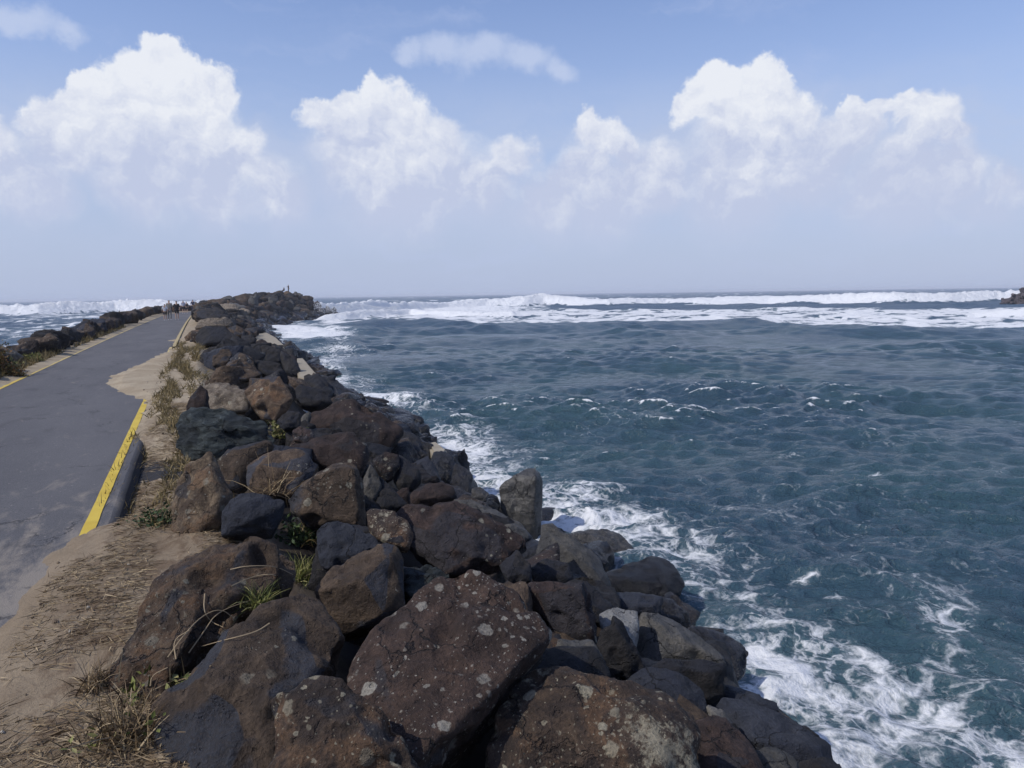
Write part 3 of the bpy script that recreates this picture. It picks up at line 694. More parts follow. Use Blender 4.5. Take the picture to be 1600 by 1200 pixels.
def build_ground():
    us = np.concatenate([np.linspace(-16, -5.2, 16)[:-1], np.linspace(-5.2, -3.8, 30)[:-1], np.linspace(-3.8, -2.2, 10)[:-1], np.linspace(-2.2, 0.3, 110)[:-1], np.linspace(0.3, 16, 26)])
    ys = np.concatenate([np.linspace(-12, 1, 14)[:-1], np.exp(np.linspace(0, math.log(195), 620))])
    U, Y = np.meshgrid(us, ys)
    u, y = U.ravel(), Y.ravel()
    z = ground_z(u, y)
    V = np.stack([u + shift(y), y, z], -1)
    m, nt = new_mat('sand')
    P = nt.node('ShaderNodeNewGeometry').outputs['Position']
    big = nt.noise(P, 1.3, 5, 0.6, 0.5).outputs[0]; mid = nt.noise(nt.scale(P, (1, .6, 1)), 7, 6, 0.65, 0.8).outputs[0]; fin = nt.noise(P, 60, 4, 0.7).outputs[0]
    yy = nt.node('ShaderNodeSeparateXYZ', {0: P}).outputs[1]
    xx = nt.node('ShaderNodeSeparateXYZ', {0: P}).outputs[0]
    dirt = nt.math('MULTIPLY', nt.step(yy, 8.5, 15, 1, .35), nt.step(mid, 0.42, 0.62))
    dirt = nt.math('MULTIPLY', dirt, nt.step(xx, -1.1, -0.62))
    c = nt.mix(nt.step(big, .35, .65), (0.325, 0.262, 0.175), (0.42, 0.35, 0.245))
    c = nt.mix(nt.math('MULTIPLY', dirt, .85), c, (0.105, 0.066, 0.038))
    c = nt.mix(nt.math('MULTIPLY', nt.step(nt.noise(P, 26, 5, .7, 1.0).outputs[0], .55, .68), .5), c, (0.13, 0.09, 0.055))
    c = nt.mix(nt.math('MULTIPLY', nt.step(fin, .5, .75), .35), c, (0.5, 0.43, 0.33))
    near_shade = nt.math('MULTIPLY', nt.step(yy, 6, 13, 0.60, 0.12), 1.0)       # shade over the near sand, painted in as an earthier brown
    c = nt.mix(near_shade, c, (0.16, 0.115, 0.075))
    # damp dark rubble under the armour
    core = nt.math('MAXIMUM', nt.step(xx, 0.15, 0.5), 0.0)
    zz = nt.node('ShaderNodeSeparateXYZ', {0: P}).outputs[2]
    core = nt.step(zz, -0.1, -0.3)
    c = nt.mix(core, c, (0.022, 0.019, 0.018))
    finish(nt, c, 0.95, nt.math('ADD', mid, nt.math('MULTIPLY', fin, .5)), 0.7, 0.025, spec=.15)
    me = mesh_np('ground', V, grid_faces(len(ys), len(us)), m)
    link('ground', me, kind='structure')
build_ground()

# ============================================================ asphalt path and yellow lines
def strip(name, uz, y0, y1, n, mat, noise=0.0, zoff=0.0, log=True):
    ys = np.exp(np.linspace(math.log(max(y0, .5) + 1), math.log(y1 + 1), n)) - 1 if log else np.linspace(y0, y1, n)
    if y0 < 0: ys = np.concatenate([[y0], ys])
    V = []
    for (u, z) in uz:
        uu = np.full(len(ys), u)
        if noise: uu = uu + noise * pn(np.stack([ys * 2.3, np.full(len(ys), u * 9), ys * 0], -1), 4)
        V.append(np.stack([uu + shift(ys), ys, np.full(len(ys), z + zoff)], -1))
    V = np.stack(V, 1)
    me = mesh_np(name, V.reshape(-1, 3), grid_faces(V.shape[0], V.shape[1])[:, ::-1], mat, smooth=False)
    return me
def build_path():
    m, nt = new_mat('asphalt')
    P = nt.node('ShaderNodeNewGeometry').outputs['Position']
    s = nt.node('ShaderNodeSeparateXYZ', {0: P})
    grit = nt.noise(P, 90, 3, .8).outputs[0]; mid = nt.noise(nt.scale(P, (1, .35, 1)), 4, 6, .7, .4).outputs[0]; big = nt.noise(nt.scale(P, (1, .25, 1)), .9, 4, .6).outputs[0]
    c = nt.mix(nt.step(big, .3, .7), (0.080, 0.079, 0.084), (0.118, 0.115, 0.118))
    c = nt.mix(nt.math('MULTIPLY', nt.step(grit, .35, .7), .5), c, (0.185, 0.18, 0.178))
    c = nt.mix(nt.math('MULTIPLY', nt.step(grit, .5, .3), .5), c, (0.04, 0.04, 0.046))
    # blown sand, denser towards the drifts
    near = nt.step(s.outputs[0], -2.3, -0.95)
    k = nt.math('MULTIPLY', near, nt.step(s.outputs[1], 11, 4.5, 0.0, 1.0))
    dust = nt.math('MULTIPLY', nt.step(nt.math('ADD', mid, nt.math('MULTIPLY', k, .30)), .58, .82), .7)
    c = nt.mix(dust, c, (0.30, 0.26, 0.21))
    c = nt.mix(nt.math('MULTIPLY', nt.step(nt.noise(P, 24, 2, .5).outputs[0], .70, .74), .5), c, (0.42, 0.38, 0.32))
    c = nt.mix(nt.step(s.outputs[2], -.004, -.03), c, (0.028, 0.027, 0.029))  # shade on the dropped edge face, painted in as near-black asphalt
    ve = nt.node('ShaderNodeTexVoronoi', {'Vector': nt.vmath('ADD', P, nt.vmath('MULTIPLY', nt.noise(P, 1.6, 5, .65).outputs['Color'], (1.2, 1.2, 0))), 'Scale': .55, 'Randomness': 1.0}, feature='DISTANCE_TO_EDGE').outputs['Distance']
    ck = nt.math('MULTIPLY', nt.step(ve, .012, .003), nt.step(nt.noise(P, .7, 2).outputs[0], .5, .58))
    c = nt.mix(nt.math('MULTIPLY', ck, .6), c, (.03, .03, .032))
    st = nt.step(nt.noise(nt.scale(P, (1.2, .5, 1)), 1.8, 4, .6, .8).outputs[0], .56, .70)
    c = nt.mix(nt.math('MULTIPLY', st, .35), c, (.055, .053, .056))
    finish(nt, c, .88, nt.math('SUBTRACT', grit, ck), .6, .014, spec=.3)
    uz = [(-4.16, -0.12), (-4.12, -0.02), (-4.05, 0.0), (-3.2, 0.004), (-2.4, 0.008), (-1.6, 0.004), (-0.85, 0.0), (-0.76, -0.004), (-0.70, -0.03), (-0.655, -0.10), (-0.65, -0.16)]
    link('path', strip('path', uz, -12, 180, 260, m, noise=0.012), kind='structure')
    m2, nt = new_mat('yellow_paint')
    P = nt.node('ShaderNodeNewGeometry').outputs['Position']
    n = nt.noise(P, 22, 6, .75).outputs[0]; n2 = nt.noise(P, 3, 3).outputs[0]; yy = nt.node('ShaderNodeSeparateXYZ', {0: P}).outputs[1]
    c = nt.mix(nt.step(n2, .3, .7), (0.52, 0.36, 0.028), (0.62, 0.45, 0.05))
    c = nt.mix(nt.step(yy, 16, 32, 0, .55), c, (0.42, 0.36, 0.24))
    c = nt.mix(nt.math('MULTIPLY', nt.step(n, .60, .72), .75), c, (0.20, 0.17, 0.12))
    finish(nt, c, .7, n, .3, .01)
    for a, y1 in ((-0.94, 34), (-4.05, 120)):
        me = strip('yellow_line', [(a, 0.004), (a + 0.10, 0.004)], -8, y1, 160, m2, noise=0.006, zoff=0.002)
        o = link('yellow_edge_line', me, kind='structure')
    # low weathered kerb further on, right edge
    m3, nt = new_mat('kerb_concrete')
    P = nt.node('ShaderNodeNewGeometry').outputs['Position']
    c = nt.mix(nt.noise(P, 6, 5, .7).outputs[0], (0.46, 0.34, 0.12), (0.34, 0.29, 0.19))
    finish(nt, c, .85)
    me = strip('kerb', [(-0.83, 0.0), (-0.82, 0.08), (-0.70, 0.08), (-0.69, -0.1)], 33, 120, 80, m3, log=True)
    link('kerb', me, kind='structure')
    # remnant of older asphalt on the verge
    q = [on_plane(222, 712, -.07), on_plane(300, 722, -.07), on_plane(292, 750, -.07), on_plane(208, 752, -.07)]
    n = 40; V = []
    for i in range(n):
        for j in range(n):
            a, b = i / (n - 1), j / (n - 1)
            p = (np.array(q[0]) * (1 - b) + np.array(q[1]) * b) * (1 - a) + (np.array(q[3]) * (1 - b) + np.array(q[2]) * b) * a
            edge = min(a, 1 - a, b + .3, 1 - b) * 4
            zz = float(ground_z(np.array([p[0]]), np.array([p[1]]))[0]) + 0.012 * min(1, edge * 2) - 0.012 + 0.016 * float(pn([[p[0] * 3, p[1] * 14, 2]], 6)[0]) + 0.004
            V.append((p[0], p[1], zz))
    link('asphalt_patch', mesh_np('asphalt_patch', V, grid_faces(n, n)[:, ::-1], m), kind='structure')
build_path()

# ============================================================ sea
def horizon_y(px): return 465.7 - 0.0143 * (px - 303)
B_FAR = dict(x=[380, 470, 500, 560, 640, 700, 760, 820, 850, 880, 950, 1040, 1100, 1200, 1300, 1400, 1480, 1560, 1700, 1900],
             top=[485, 480, 476, 471, 472, 471, 467, 464, 461, 463, 466, 464, 465, 463, 461, 457, 455, 453, 452, 452],
             base=[500, 499, 498, 492, 486, 482, 480, 479, 478, 478, 478, 476, 476, 475, 475, 475, 474, 472, 470, 470])
B_MID = dict(x=[480, 540, 600, 640, 700, 800, 880, 1000, 1100], top=[494, 488, 484, 483, 486, 487, 488, 489, 492], base=[503, 500, 495, 491, 495, 497, 494, 493, 493])
B_LEFT = dict(x=[-900, -300, -60, 0, 60, 120, 180, 240, 300, 340, 380, 420], top=[474, 472, 474, 476, 473, 471, 468, 470, 470, 470, 472, 472], base=[500, 498, 494, 493, 492, 490, 488, 487, 486, 484, 482, 482])
B_RGT = dict(x=[1380, 1480, 1540, 1600, 1700, 1900], top=[488, 487, 485, 482, 482, 482], base=[489, 491, 494, 496, 497, 497])
SWELL = dict(x=[480, 560, 640, 720, 800, 880, 960, 1040, 1120, 1200, 1300, 1400, 1500, 1600, 1900], top=[506, 502, 499, 501, 502, 501, 499, 498, 498, 501, 506, 510, 510, 508, 508])

def build_sea():
    az_px = np.concatenate([np.linspace(-60, 1660, 640)])
    azs = np.arctan((az_px - 800) / FPX) + YAW
    lo, hi = azs[0], azs[-1]
    rest = np.linspace(hi, lo + 2 * math.pi, 120)[1:-1]
    azs = np.concatenate([azs, rest, [lo + 2 * math.pi]])
    rs_ = np.concatenate([[2.0, 4.0], np.exp(np.linspace(math.log(5.5), math.log(420), 960)), np.exp(np.linspace(math.log(424), math.log(9000), 70))])
    A, Rr = np.meshgrid(azs, rs_); a, r = A.ravel(), Rr.ravel()
    x, y = np.sin(a) * r, np.cos(a) * r
    nV = len(x)
    dr = r * 0.0046; da = r * 0.0022
    sp = np.where(r > 420, r * 0.045, np.maximum(dr, da))
    z = np.zeros(nV); ox = np.zeros(nV); oy = np.zeros(nV); foldv = np.zeros(nV)
    rg = np.random.RandomState(5)
    amp_mod = np.clip(0.78 + 0.9 * fbm(np.stack([x * .045, y * .06, x * 0], -1), 21, 3), .3, 1.5)
    warp = 0.9 * pn(np.stack([x * .12, y * .12, x * 0 + 3], -1), 22)
    for k in range(78):
        lam = 0.28 * (26 / 0.28) ** (k / 77.0) * rg.uniform(.9, 1.1)
        th = R(200) + rg.normal() * R(52)       # bearing the waves run to
        dxk, dyk = math.sin(th), math.cos(th)
        kk = 2 * math.pi / lam
        amp = 0.0160 * lam ** 0.66 * rg.uniform(.6, 1.2)
        if lam > 4: amp *= 0.62
        if 1.3 < lam < 6: amp *= 0.78
        att = np.clip(lam / (3.2 * sp) - 0.6, 0, 1)
        act = att > 0
        if not act.any(): continue
        ph = kk * (dxk * x[act] + dyk * y[act]) + rg.uniform(0, 6.28) + warp[act] * min(1.5, kk * .5)
        aa = amp * att[act] * amp_mod[act]
        z[act] += aa * np.sin(ph); c = np.cos(ph)
        ox[act] -= 0.8 * aa * dxk * c * -1; oy[act] -= 0.8 * aa * dyk * c * -1
        foldv[act] += aa * kk * np.sin(ph)
    # open-sea swell
    far = sst(r, 250, 500)
    z += far * 1.1 * pn(np.stack([x * .012, y * .03, x * 0], -1), 30)
    z += 0.28 * sst(r, 20, 60) * (1 - far) * np.sin((x * .28 + y * .96) * 2 * math.pi / 24 + 2.0 * pn(np.stack([x * .02, y * .02, x * 0], -1), 31))
    # ---- rest-position bearings in photo pixels, used once to place surf on the water
    P0 = np.stack([x, y, np.full(nV, SEA)], -1)
    pxx, pyy, dep = project(P0); infr = dep > 1
    pxx = np.where(infr, pxx, -9999); pyy = np.where(infr, pyy, -9999)
    foam = np.zeros(nV); thick = np.zeros(nV)
    def rad_of(B, key, pxv):
        yb = np.interp(pxv, B['x'], B[key]); dy = yb - horizon_y(pxv)
        # distance at which the sea plane shows at that row
        d = CF[None] + CR[None] * ((pxv - 800) / FPX)[:, None] - CU[None] * ((yb - 600) / FPX)[:, None]
        t = (SEA - H) / np.minimum(d[:, 2], -1e-3)
        return t * np.hypot(d[:, 0], d[:, 1])
    nf = fbm(np.stack([x * .35, y * .35, x * 0], -1), 40, 4, .6)
    for B, name in ((B_FAR, 'far'), (B_LEFT, 'left'), (B_MID, 'mid'), (B_RGT, 'rgt')):
        sel = infr & (pxx > B['x'][0]) & (pxx < B['x'][-1]) & (r > 60) & (r < 420)
        pv = pxx[sel]; rb = rad_of(B, 'base', pv)
        yt = np.interp(pv, B['x'], B['top'])
        wf = 0.035 * rb; rc = rb + wf
        # height needed for the crest to show at its row
        dvec = CF[None] + CR[None] * ((pv - 800) / FPX)[:, None] - CU[None] * ((yt - 600) / FPX)[:, None]
        hc = np.maximum(H + rc * dvec[:, 2] / np.hypot(dvec[:, 0], dvec[:, 1]) - SEA, 0.2)
        q = (r[sel] - rb)
        prof = np.where(q < wf, sst(q, -0.3 * wf, wf), 1 - sst(q, wf, wf + 9))
        endm = sst(pv, B['x'][0], B['x'][0] + 30) * (1 - sst(pv, B['x'][-1] - 30, B['x'][-1]))
        lump = 1 + .30 * pn(np.stack([x[sel] * .045, y[sel] * .045, x[sel] * 0 + 2], -1), 47) + 0.16 * nf[sel] + 0.10 * pn(np.stack([x[sel] * 1.1, y[sel] * 1.1, x[sel] * 0], -1), 44)
        z[sel] = z[sel] * (1 - .7 * prof * endm) + hc * prof * endm * lump
        foam[sel] = np.maximum(foam[sel], 1.9 * prof ** .5 * endm * sst(q, -.5 * wf, 0.1 * wf) )
        trail = (1 - sst(q, 5, 45)) * sst(q, 0, 5) * endm * .62
        foam[sel] = np.maximum(foam[sel], trail + .2 * nf[sel] * (trail > .05))
    # smooth swell whose crest hides the foam behind it
    sel = infr & (pxx > 470) & (pxx < 1900) & (r > 50) & (r < 200)
    pv = pxx[sel]; rb = rad_of(SWELL, 'top', pv); q = r[sel] - rb * 0.86
    hump = np.exp(-(q / 6.0) ** 2) * 0.55
    z[sel] += hump * sst(pv, 470, 620)
    behind = sst(q, -1, 2.5)
    streak = fbm(np.stack([x[sel] * .10, y[sel] * .35, x[sel] * 0], -1), 50, 4, .6)
    fr = rad_of(B_FAR, 'base', pv)
    m1 = behind * (r[sel] < fr + 5) * (0.80 + .5 * streak) * sst(pv, 470, 520)
    gap = sst(r[sel] / fr, .70, .80) * sst(pv, 900, 1000)      # grey water between the two surf bands on the right
    foam[sel] = np.maximum(foam[sel], m1 * (1 - .85 * gap))
    # left sea: aerated water everywhere
    sel = infr & (pxx < 345) & (r > 40) & (r < 330)
    st = fbm(np.stack([x[sel] * .05, y[sel] * .22, x[sel] * 0], -1), 51, 4, .6)
    foam[sel] = np.maximum(foam[sel], .50 + .55 * st)
    # wash along the rocks
    u = x - shift(y)
    shore = 6.9 + 5.5 * sst(y, 130, 168)
    dsh = u - shore
    wn = fbm(np.stack([x * .22, y * .16, x * 0], -1), 60, 4, .55)
    f = np.exp(-np.clip(dsh, 0, 99) / (2.0 + 3.4 * sst(y, 10, 50))) * .60 + .34 * wn * np.exp(-np.clip(dsh, 0, 99) / 6)
    f = np.where((u > 3) & (y > -20) & (y < 178), f, 0)
    foam = np.maximum(foam, f)
    gn = fbm(np.stack([x * .30, y * .20, x * 0 + 9], -1), 63, 4, .6)
    foam = np.maximum(foam, np.where((u > 5) & (r < 75), .22 + .12 * sst(gn, .0, .7), 0) * (1 - sst(r, 22, 75)))
    blobs = [(800, 745, 90, 40, .78), (900, 770, 110, 45, .85), (980, 825, 110, 40, .85), (1080, 905, 50, 40, .6), (740, 672, 70, 28, .75), (640, 640, 80, 26, .7), (1190, 1040, 75, 60, .85),
             (1250, 1110, 60, 40, .75), (1450, 1165, 80, 40, .68), (1330, 1190, 90, 50, .5), (1260, 920, 45, 16, .72), (1310, 950, 40, 20, .66), (1165, 940, 35, 25, .6), (1530, 1080, 60, 60, .55),
             (1360, 745, 25, 9, .8), (570, 600, 70, 18, .7), (520, 560, 90, 14, .55), (490, 520, 90, 16, .95), (450, 512, 50, 10, 1.0), (520, 545, 80, 14, .6), (560, 540, 60, 8, .5), (1150, 1100, 120, 60, .45), (960, 660, 50, 14, .4),
             (1150, 800, 200, 70, .26), (1400, 900, 220, 120, .3), (1085, 750, 60, 18, .5), (1235, 713, 70, 7, .55), (1500, 980, 80, 60, .4)]
    for (bx, by, rx, ry, s) in blobs:
        s = s * .74 if by > 560 else s
        wob = 1 + .9 * wn
        g = np.exp(-(((pxx - bx) / rx) ** 2 + ((pyy - by) / ry) ** 2) / np.clip(wob, .3, 2))
        foam = np.maximum(foam, s * g + .0) if s > .35 else foam + 0.6 * s * g
    # small breaking crests
    cr = foldv / (np.abs(foldv).std() + 1e-6)
    caps = sst(cr + .8 * pn(np.stack([x * .16, y * .16, x * 0], -1), 70), 2.7, 4.2) * .66 * sst(r, 8, 25)
    foam = np.maximum(foam, np.where(r < 260, caps, 0))
    fc = pn(np.stack([x * .03, y * .16, x * 0], -1), 71)
    foam = np.maximum(foam, np.where(r > 260, sst(fc, .40, .52) * 1.1, 0))
    foam = np.where((r < 60) & (foam < 1.2), np.minimum(foam, .64 + .14 * nf), foam)
    sel = infr & (pxx > 470) & (pxx < 860) & (r > 60)
    pv = pxx[sel]; fr = rad_of(B_FAR, 'base', pv); mr = rad_of(B_MID, 'base', np.clip(pv, 480, 1100))
    foam[sel] = np.maximum(foam[sel], np.where((r[sel] < fr + 3) & (r[sel] > mr), (1.35 + .5 * nf[sel]) * (1 - sst(pv, 700, 860) * .6), 0))
    foam = np.clip(foam, 0, 1.9)
    z += np.clip(foam, 0, 1) * (0.045 * pn(np.stack([x * 2.2, y * 2.2, x * 0], -1), 80)) * (r < 120)
    V = np.stack([x + ox, y + oy, SEA + z], -1)
    m, nt = new_mat('sea_water')
    P = nt.node('ShaderNodeNewGeometry').outputs['Position']
    P2 = nt.scale(P, (1, 1, .25))
    F = nt.node('ShaderNodeAttribute', attribute_name='foam').outputs['Fac']
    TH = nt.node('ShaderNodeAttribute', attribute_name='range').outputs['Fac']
    def ridge(scale, dist, detail=5):
        wv = nt.vmath('ADD', P2, nt.vmath('MULTIPLY', nt.vmath('SUBTRACT', nt.noise(P2, scale * .6, 3, .5).outputs['Color'], (.5, .5, .5)), (dist, dist, 0)))
        n = nt.noise(wv, scale, detail, .55).outputs[0]
        return nt.math('SUBTRACT', 1.0, nt.math('MULTIPLY', nt.math('ABSOLUTE', nt.math('SUBTRACT', n, .5)), 7.0))
    r1 = ridge(1.1, 1.6); r2 = ridge(3.4, .5); r3 = ridge(.30, 4.0)
    lace = nt.math('MAXIMUM', r1, nt.math('MULTIPLY', r2, .82))
    grain = nt.noise(P2, 9, 5, .7).outputs[0]
    soft = nt.noise(P2, .8, 5, .65).outputs[0]
    L = nt.math('ADD', nt.math('MULTIPLY', lace, .5), nt.math('MULTIPLY', grain, .45))
    farl = nt.math('ADD', nt.math('MULTIPLY', r3, .45), nt.math('MULTIPLY', soft, .55))
    L = nt.mix(TH, L, farl)
    L = nt.node('ShaderNodeSeparateColor', {0: L}).outputs[0]
    thr = nt.math('MULTIPLY_ADD', F, -0.98, 1.08)
    fm = nt.step(nt.math('SUBTRACT', L, thr), nt.math('MULTIPLY_ADD', TH, .05, -.09), .26)
    # milky aerated water under the foam
    milk = nt.step(F, .25, 1.1, 0, .55)
    tone = nt.noise(P2, .12, 3, .5).outputs[0]
    wc = nt.mix(nt.step(tone, .35, .65), (0.031, 0.064, 0.090), (0.036, 0.077, 0.093))
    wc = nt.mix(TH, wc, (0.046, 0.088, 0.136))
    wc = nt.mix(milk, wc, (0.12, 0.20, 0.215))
    rip = nt.noise(nt.scale(P, (1, 1.5, 1)), 3.5, 6, .68, .3).outputs[0]
    rip2 = nt.noise(nt.scale(P, (.7, 1.8, 1)), .8, 6, .7, .3).outputs[0]
    def cusp(sock): return nt.math('SUBTRACT', 1.0, nt.math('MULTIPLY', nt.math('ABSOLUTE', nt.math('SUBTRACT', sock, .5)), 3.0))
    rip = nt.math('ADD', nt.math('MULTIPLY', cusp(nt.noise(nt.vmath('ADD', nt.scale(P, (1, 1.5, 1)), nt.scale(nt.noise(P, 1.5, 3).outputs['Color'], (.5, .5, 0))), 2.1, 5, .6, .2).outputs[0]), .8), nt.math('MULTIPLY', cusp(nt.noise(nt.scale(P, (1, 1.6, 1)), 6.5, 4, .6, .3).outputs[0]), .25))
    hgt = nt.math('ADD', nt.math('MULTIPLY', rip, .5), nt.math('MULTIPLY', rip2, nt.math('MULTIPLY_ADD', TH, 3.2, .8)))
    b = nt.node('ShaderNodeBump', {'Height': hgt, 'Strength': 1.0, 'Distance': 0.17})
    pw = nt.node('ShaderNodeBsdfPrincipled', {'Base Color': wc, 'Roughness': nt.math('MULTIPLY_ADD', TH, .25, .12), 'IOR': 1.33, 'Specular IOR Level': .5, 'Normal': b.outputs[0]})
    fbh = nt.math('ADD', nt.math('ADD', lace, nt.math('MULTIPLY', grain, 2)), nt.math('MULTIPLY', nt.math('MULTIPLY', nt.noise(P2, .45, 7, .68, .5).outputs[0], TH), 30.0))
    fb = nt.node('ShaderNodeBump', {'Height': fbh, 'Strength': .6, 'Distance': 0.07})
    pf = nt.node('ShaderNodeBsdfPrincipled', {'Base Color': (0.84, 0.85, 0.85, 1), 'Roughness': .9, 'Specular IOR Level': .1, 'Normal': fb.outputs[0]})
    mx = nt.node('ShaderNodeMixShader', {0: nt.math('MULTIPLY', fm, .90), 1: pw.outputs[0], 2: pf.outputs[0]})
    nt.node('ShaderNodeOutputMaterial', {'Surface': mx.outputs[0]})
    me = mesh_np('sea', V, grid_faces(len(rs_), len(azs)), m)
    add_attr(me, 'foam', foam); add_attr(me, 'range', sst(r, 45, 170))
    link('sea', me, kind='structure')
build_sea()

# ============================================================ finding the rock surface
from mathutils.bvhtree import BVHTree
def build_bvh():
    V, F, n = [], [], 0
    bpy.context.view_layer.update()
    for o in list(COL.objects):
        if o.type == 'MESH' and (o.name.startswith('boulder') or o.name in ('ground', 'path', 'rock_fill')):
            if o.name.startswith('boulder') and o.location.y > 60: continue
            me = o.data
            v = np.empty(len(me.vertices) * 3, np.float32); me.vertices.foreach_get('co', v); v = v.reshape(-1, 3)
            mw = np.array(o.matrix_world); v = v @ mw[:3, :3].T + mw[:3, 3]
            f = np.empty(len(me.loops), np.int32); me.loops.foreach_get('vertex_index', f)
            k = len(me.loops) // len(me.polygons); f = f.reshape(-1, k) + n
            if k == 4: f = np.vstack([f[:, :3], f[:, [0, 2, 3]]])
            V.append(v); F.append(f); n += len(v)
    return BVHTree.FromPolygons(np.vstack(V).tolist(), np.vstack(F).tolist())
BVH = build_bvh()
def at(px, py, lift=0.0):
    d = ray(px, py); L = np.linalg.norm(d); dn = d / L
    loc, nrm, idx, dist = BVH.ray_cast(Vector(CO), Vector(dn), 300)
    if loc is None: return on_plane(px, py, 0)
    return CO + dn * (dist - lift)
def ground_at(x, y):
    loc, nrm, idx, dist = BVH.ray_cast(Vector((x, y, 4)), Vector((0, 0, -1)), 20)
    return loc.z if loc else 0.0

# ============================================================ concrete ledge slabs
def concrete():
    m, nt = new_mat('old_concrete')
    P = nt.node('ShaderNodeTexCoord').outputs['Object']
    c = nt.mix(nt.step(nt.noise(P, 2.5, 6, .65).outputs[0], .3, .7), (0.25, 0.215, 0.155), (0.36, 0.315, 0.235))
    c = nt.mix(nt.math('MULTIPLY', nt.step(nt.noise(P, 11, 5, .7).outputs[0], .58, .7), .5), c, (0.12, 0.105, 0.08))
    finish(nt, c, .9, nt.noise(P, 14, 6, .7).outputs[0], .5, .03)
    for lab, poly, z in (('tan concrete slab lying level at the foot of the rocks, the farther and larger one', [(397, 527), (401, 521), (417, 519.5), (431, 527), (444, 539), (445, 545), (415, 546)], -0.95),
                         ('tan concrete slab sloping into the surf beside the dark pointed rock', [(458, 565), (463, 560), (474, 559.5), (483, 570), (496, 585), (486, 594), (468, 590)], -1.25),
                         ('thin sliver of tan concrete slab showing behind the black rocks at the water', [(668, 692), (682, 689), (699, 702), (694, 712), (676, 708)], -1.25)):
        pts = [on_plane(x, y, z) for x, y in poly]
        bm = bmesh.new()
        c0 = np.mean(pts, 0)
        vs = [bm.verts.new(p - c0) for p in pts]
        f = bm.faces.new(vs)
        if f.normal.z < 0: f.normal_flip()
        r = bmesh.ops.extrude_face_region(bm, geom=[f])
        for v in r['geom']:
            if isinstance(v, bmesh.types.BMVert): v.co += Vector((0, 0, -1.3))
        bmesh.ops.recalc_face_normals(bm, faces=bm.faces)
        bmesh.ops.bevel(bm, geom=bm.edges[:], offset=0.05, segments=2, affect='EDGES')
        me = bpy.data.meshes.new('concrete_slab'); bm.to_mesh(me); bm.free(); me.materials.append(m)
        o = link('concrete_slab', me, label=lab, category='concrete slab', group='concrete slabs of the ledge at the waterline'); o.location = c0
concrete()

# ============================================================ plants
def leaf_material(name, cols, rough=.6):
    m, nt = new_mat(name)
    t = nt.node('ShaderNodeAttribute', attribute_name='tint').outputs['Fac']
    c = nt.mix(nt.step(t, 0, .5), cols[0], cols[1]); c = nt.mix(nt.step(t, .5, 1), c, cols[2])
    finish(nt, c, rough, spec=.25)
    return m
M['straw'] = leaf_material('dry_straw', [(0.075, 0.048, 0.026), (0.20, 0.14, 0.075), (0.40, 0.31, 0.18)])
M['drygrass'] = leaf_material('dry_grass', [(0.085, 0.07, 0.028), (0.17, 0.125, 0.05), (0.29, 0.22, 0.10)])
M['yellowgreen'] = leaf_material('yellow_green_leaf', [(0.07, 0.09, 0.02), (0.15, 0.16, 0.04), (0.30, 0.27, 0.11)])
M['green_leaf'] = leaf_material('green_leaf', [(0.016, 0.032, 0.014), (0.036, 0.062, 0.022), (0.085, 0.12, 0.04)])
M['orange_leaf'] = leaf_material('orange_leaf', [(0.045, 0.055, 0.015), (0.12, 0.075, 0.02), (0.20, 0.095, 0.03)])
M['stem'] = leaf_material('stem_dry', [(0.22, 0.16, 0.09), (0.33, 0.25, 0.15), (0.40, 0.32, 0.2)])

def blades(bases, lens, dirs, width, droop, rs, segs=3):
    """curved tapering blades: arrays of base points, lengths, initial directions"""
    n = len(bases); V = []; 
    side = np.cross(dirs, rs.normal(size=(n, 3))); side /= np.linalg.norm(side, axis=1)[:, None] + 1e-9
    p = bases.copy(); d = dirs.copy()
    for k in range(segs + 1):
        w = (width * (1 - k / segs) + 0.0006)[:, None] if hasattr(width, '__len__') else width * (1 - k / segs) + .0006
        V.append(p - side * w); V.append(p + side * w)
        p = p + d * (lens / segs)[:, None]
        d = d + np.array([0, 0, -1]) * (droop)[:, None]; d /= np.linalg.norm(d, axis=1)[:, None]
    V = np.stack(V, 1)
    m = 2 * (segs + 1); F = []
    for k in range(segs): F.append([2 * k, 2 * k + 1, 2 * k + 3, 2 * k + 2])
    F = (np.array(F)[None] + (np.arange(n) * m)[:, None, None]).reshape(-1, 4)
    return V.reshape(-1, 3), F, np.repeat(rs.rand(n), m)
def leaves(centres, sizes, rs, up=0.4):
    n = len(centres)
    a = rs.normal(size=(n, 3)); a[:, 2] = a[:, 2] * .5 + up; a /= np.linalg.norm(a, axis=1)[:, None]
    b = np.cross(a, rs.normal(size=(n, 3))); b /= np.linalg.norm(b, axis=1)[:, None]
    c = np.cross(a, b); s = sizes[:, None]
    V = np.stack([centres, centres + a * s * .5 + b * s * .3 + c * s * .06, centres + a * s * 1.1, centres + a * s * .5 - b * s * .3 + c * s * .06], 1)
    F = (np.array([[0, 1, 2, 3]])[None] + (np.arange(n) * 4)[:, None, None]).reshape(-1, 4)
    return V.reshape(-1, 3), F, np.repeat(rs.rand(n), 4)
def np_obj(name, VFT, mat, parent=None, origin=None, **props):
    V, F, T_ = VFT
    V = np.asarray(V)
    me = mesh_np(name, V if origin is None else V - origin, F, mat, smooth=False); add_attr(me, 'tint', T_)
    return link(name, me, parent, **props)
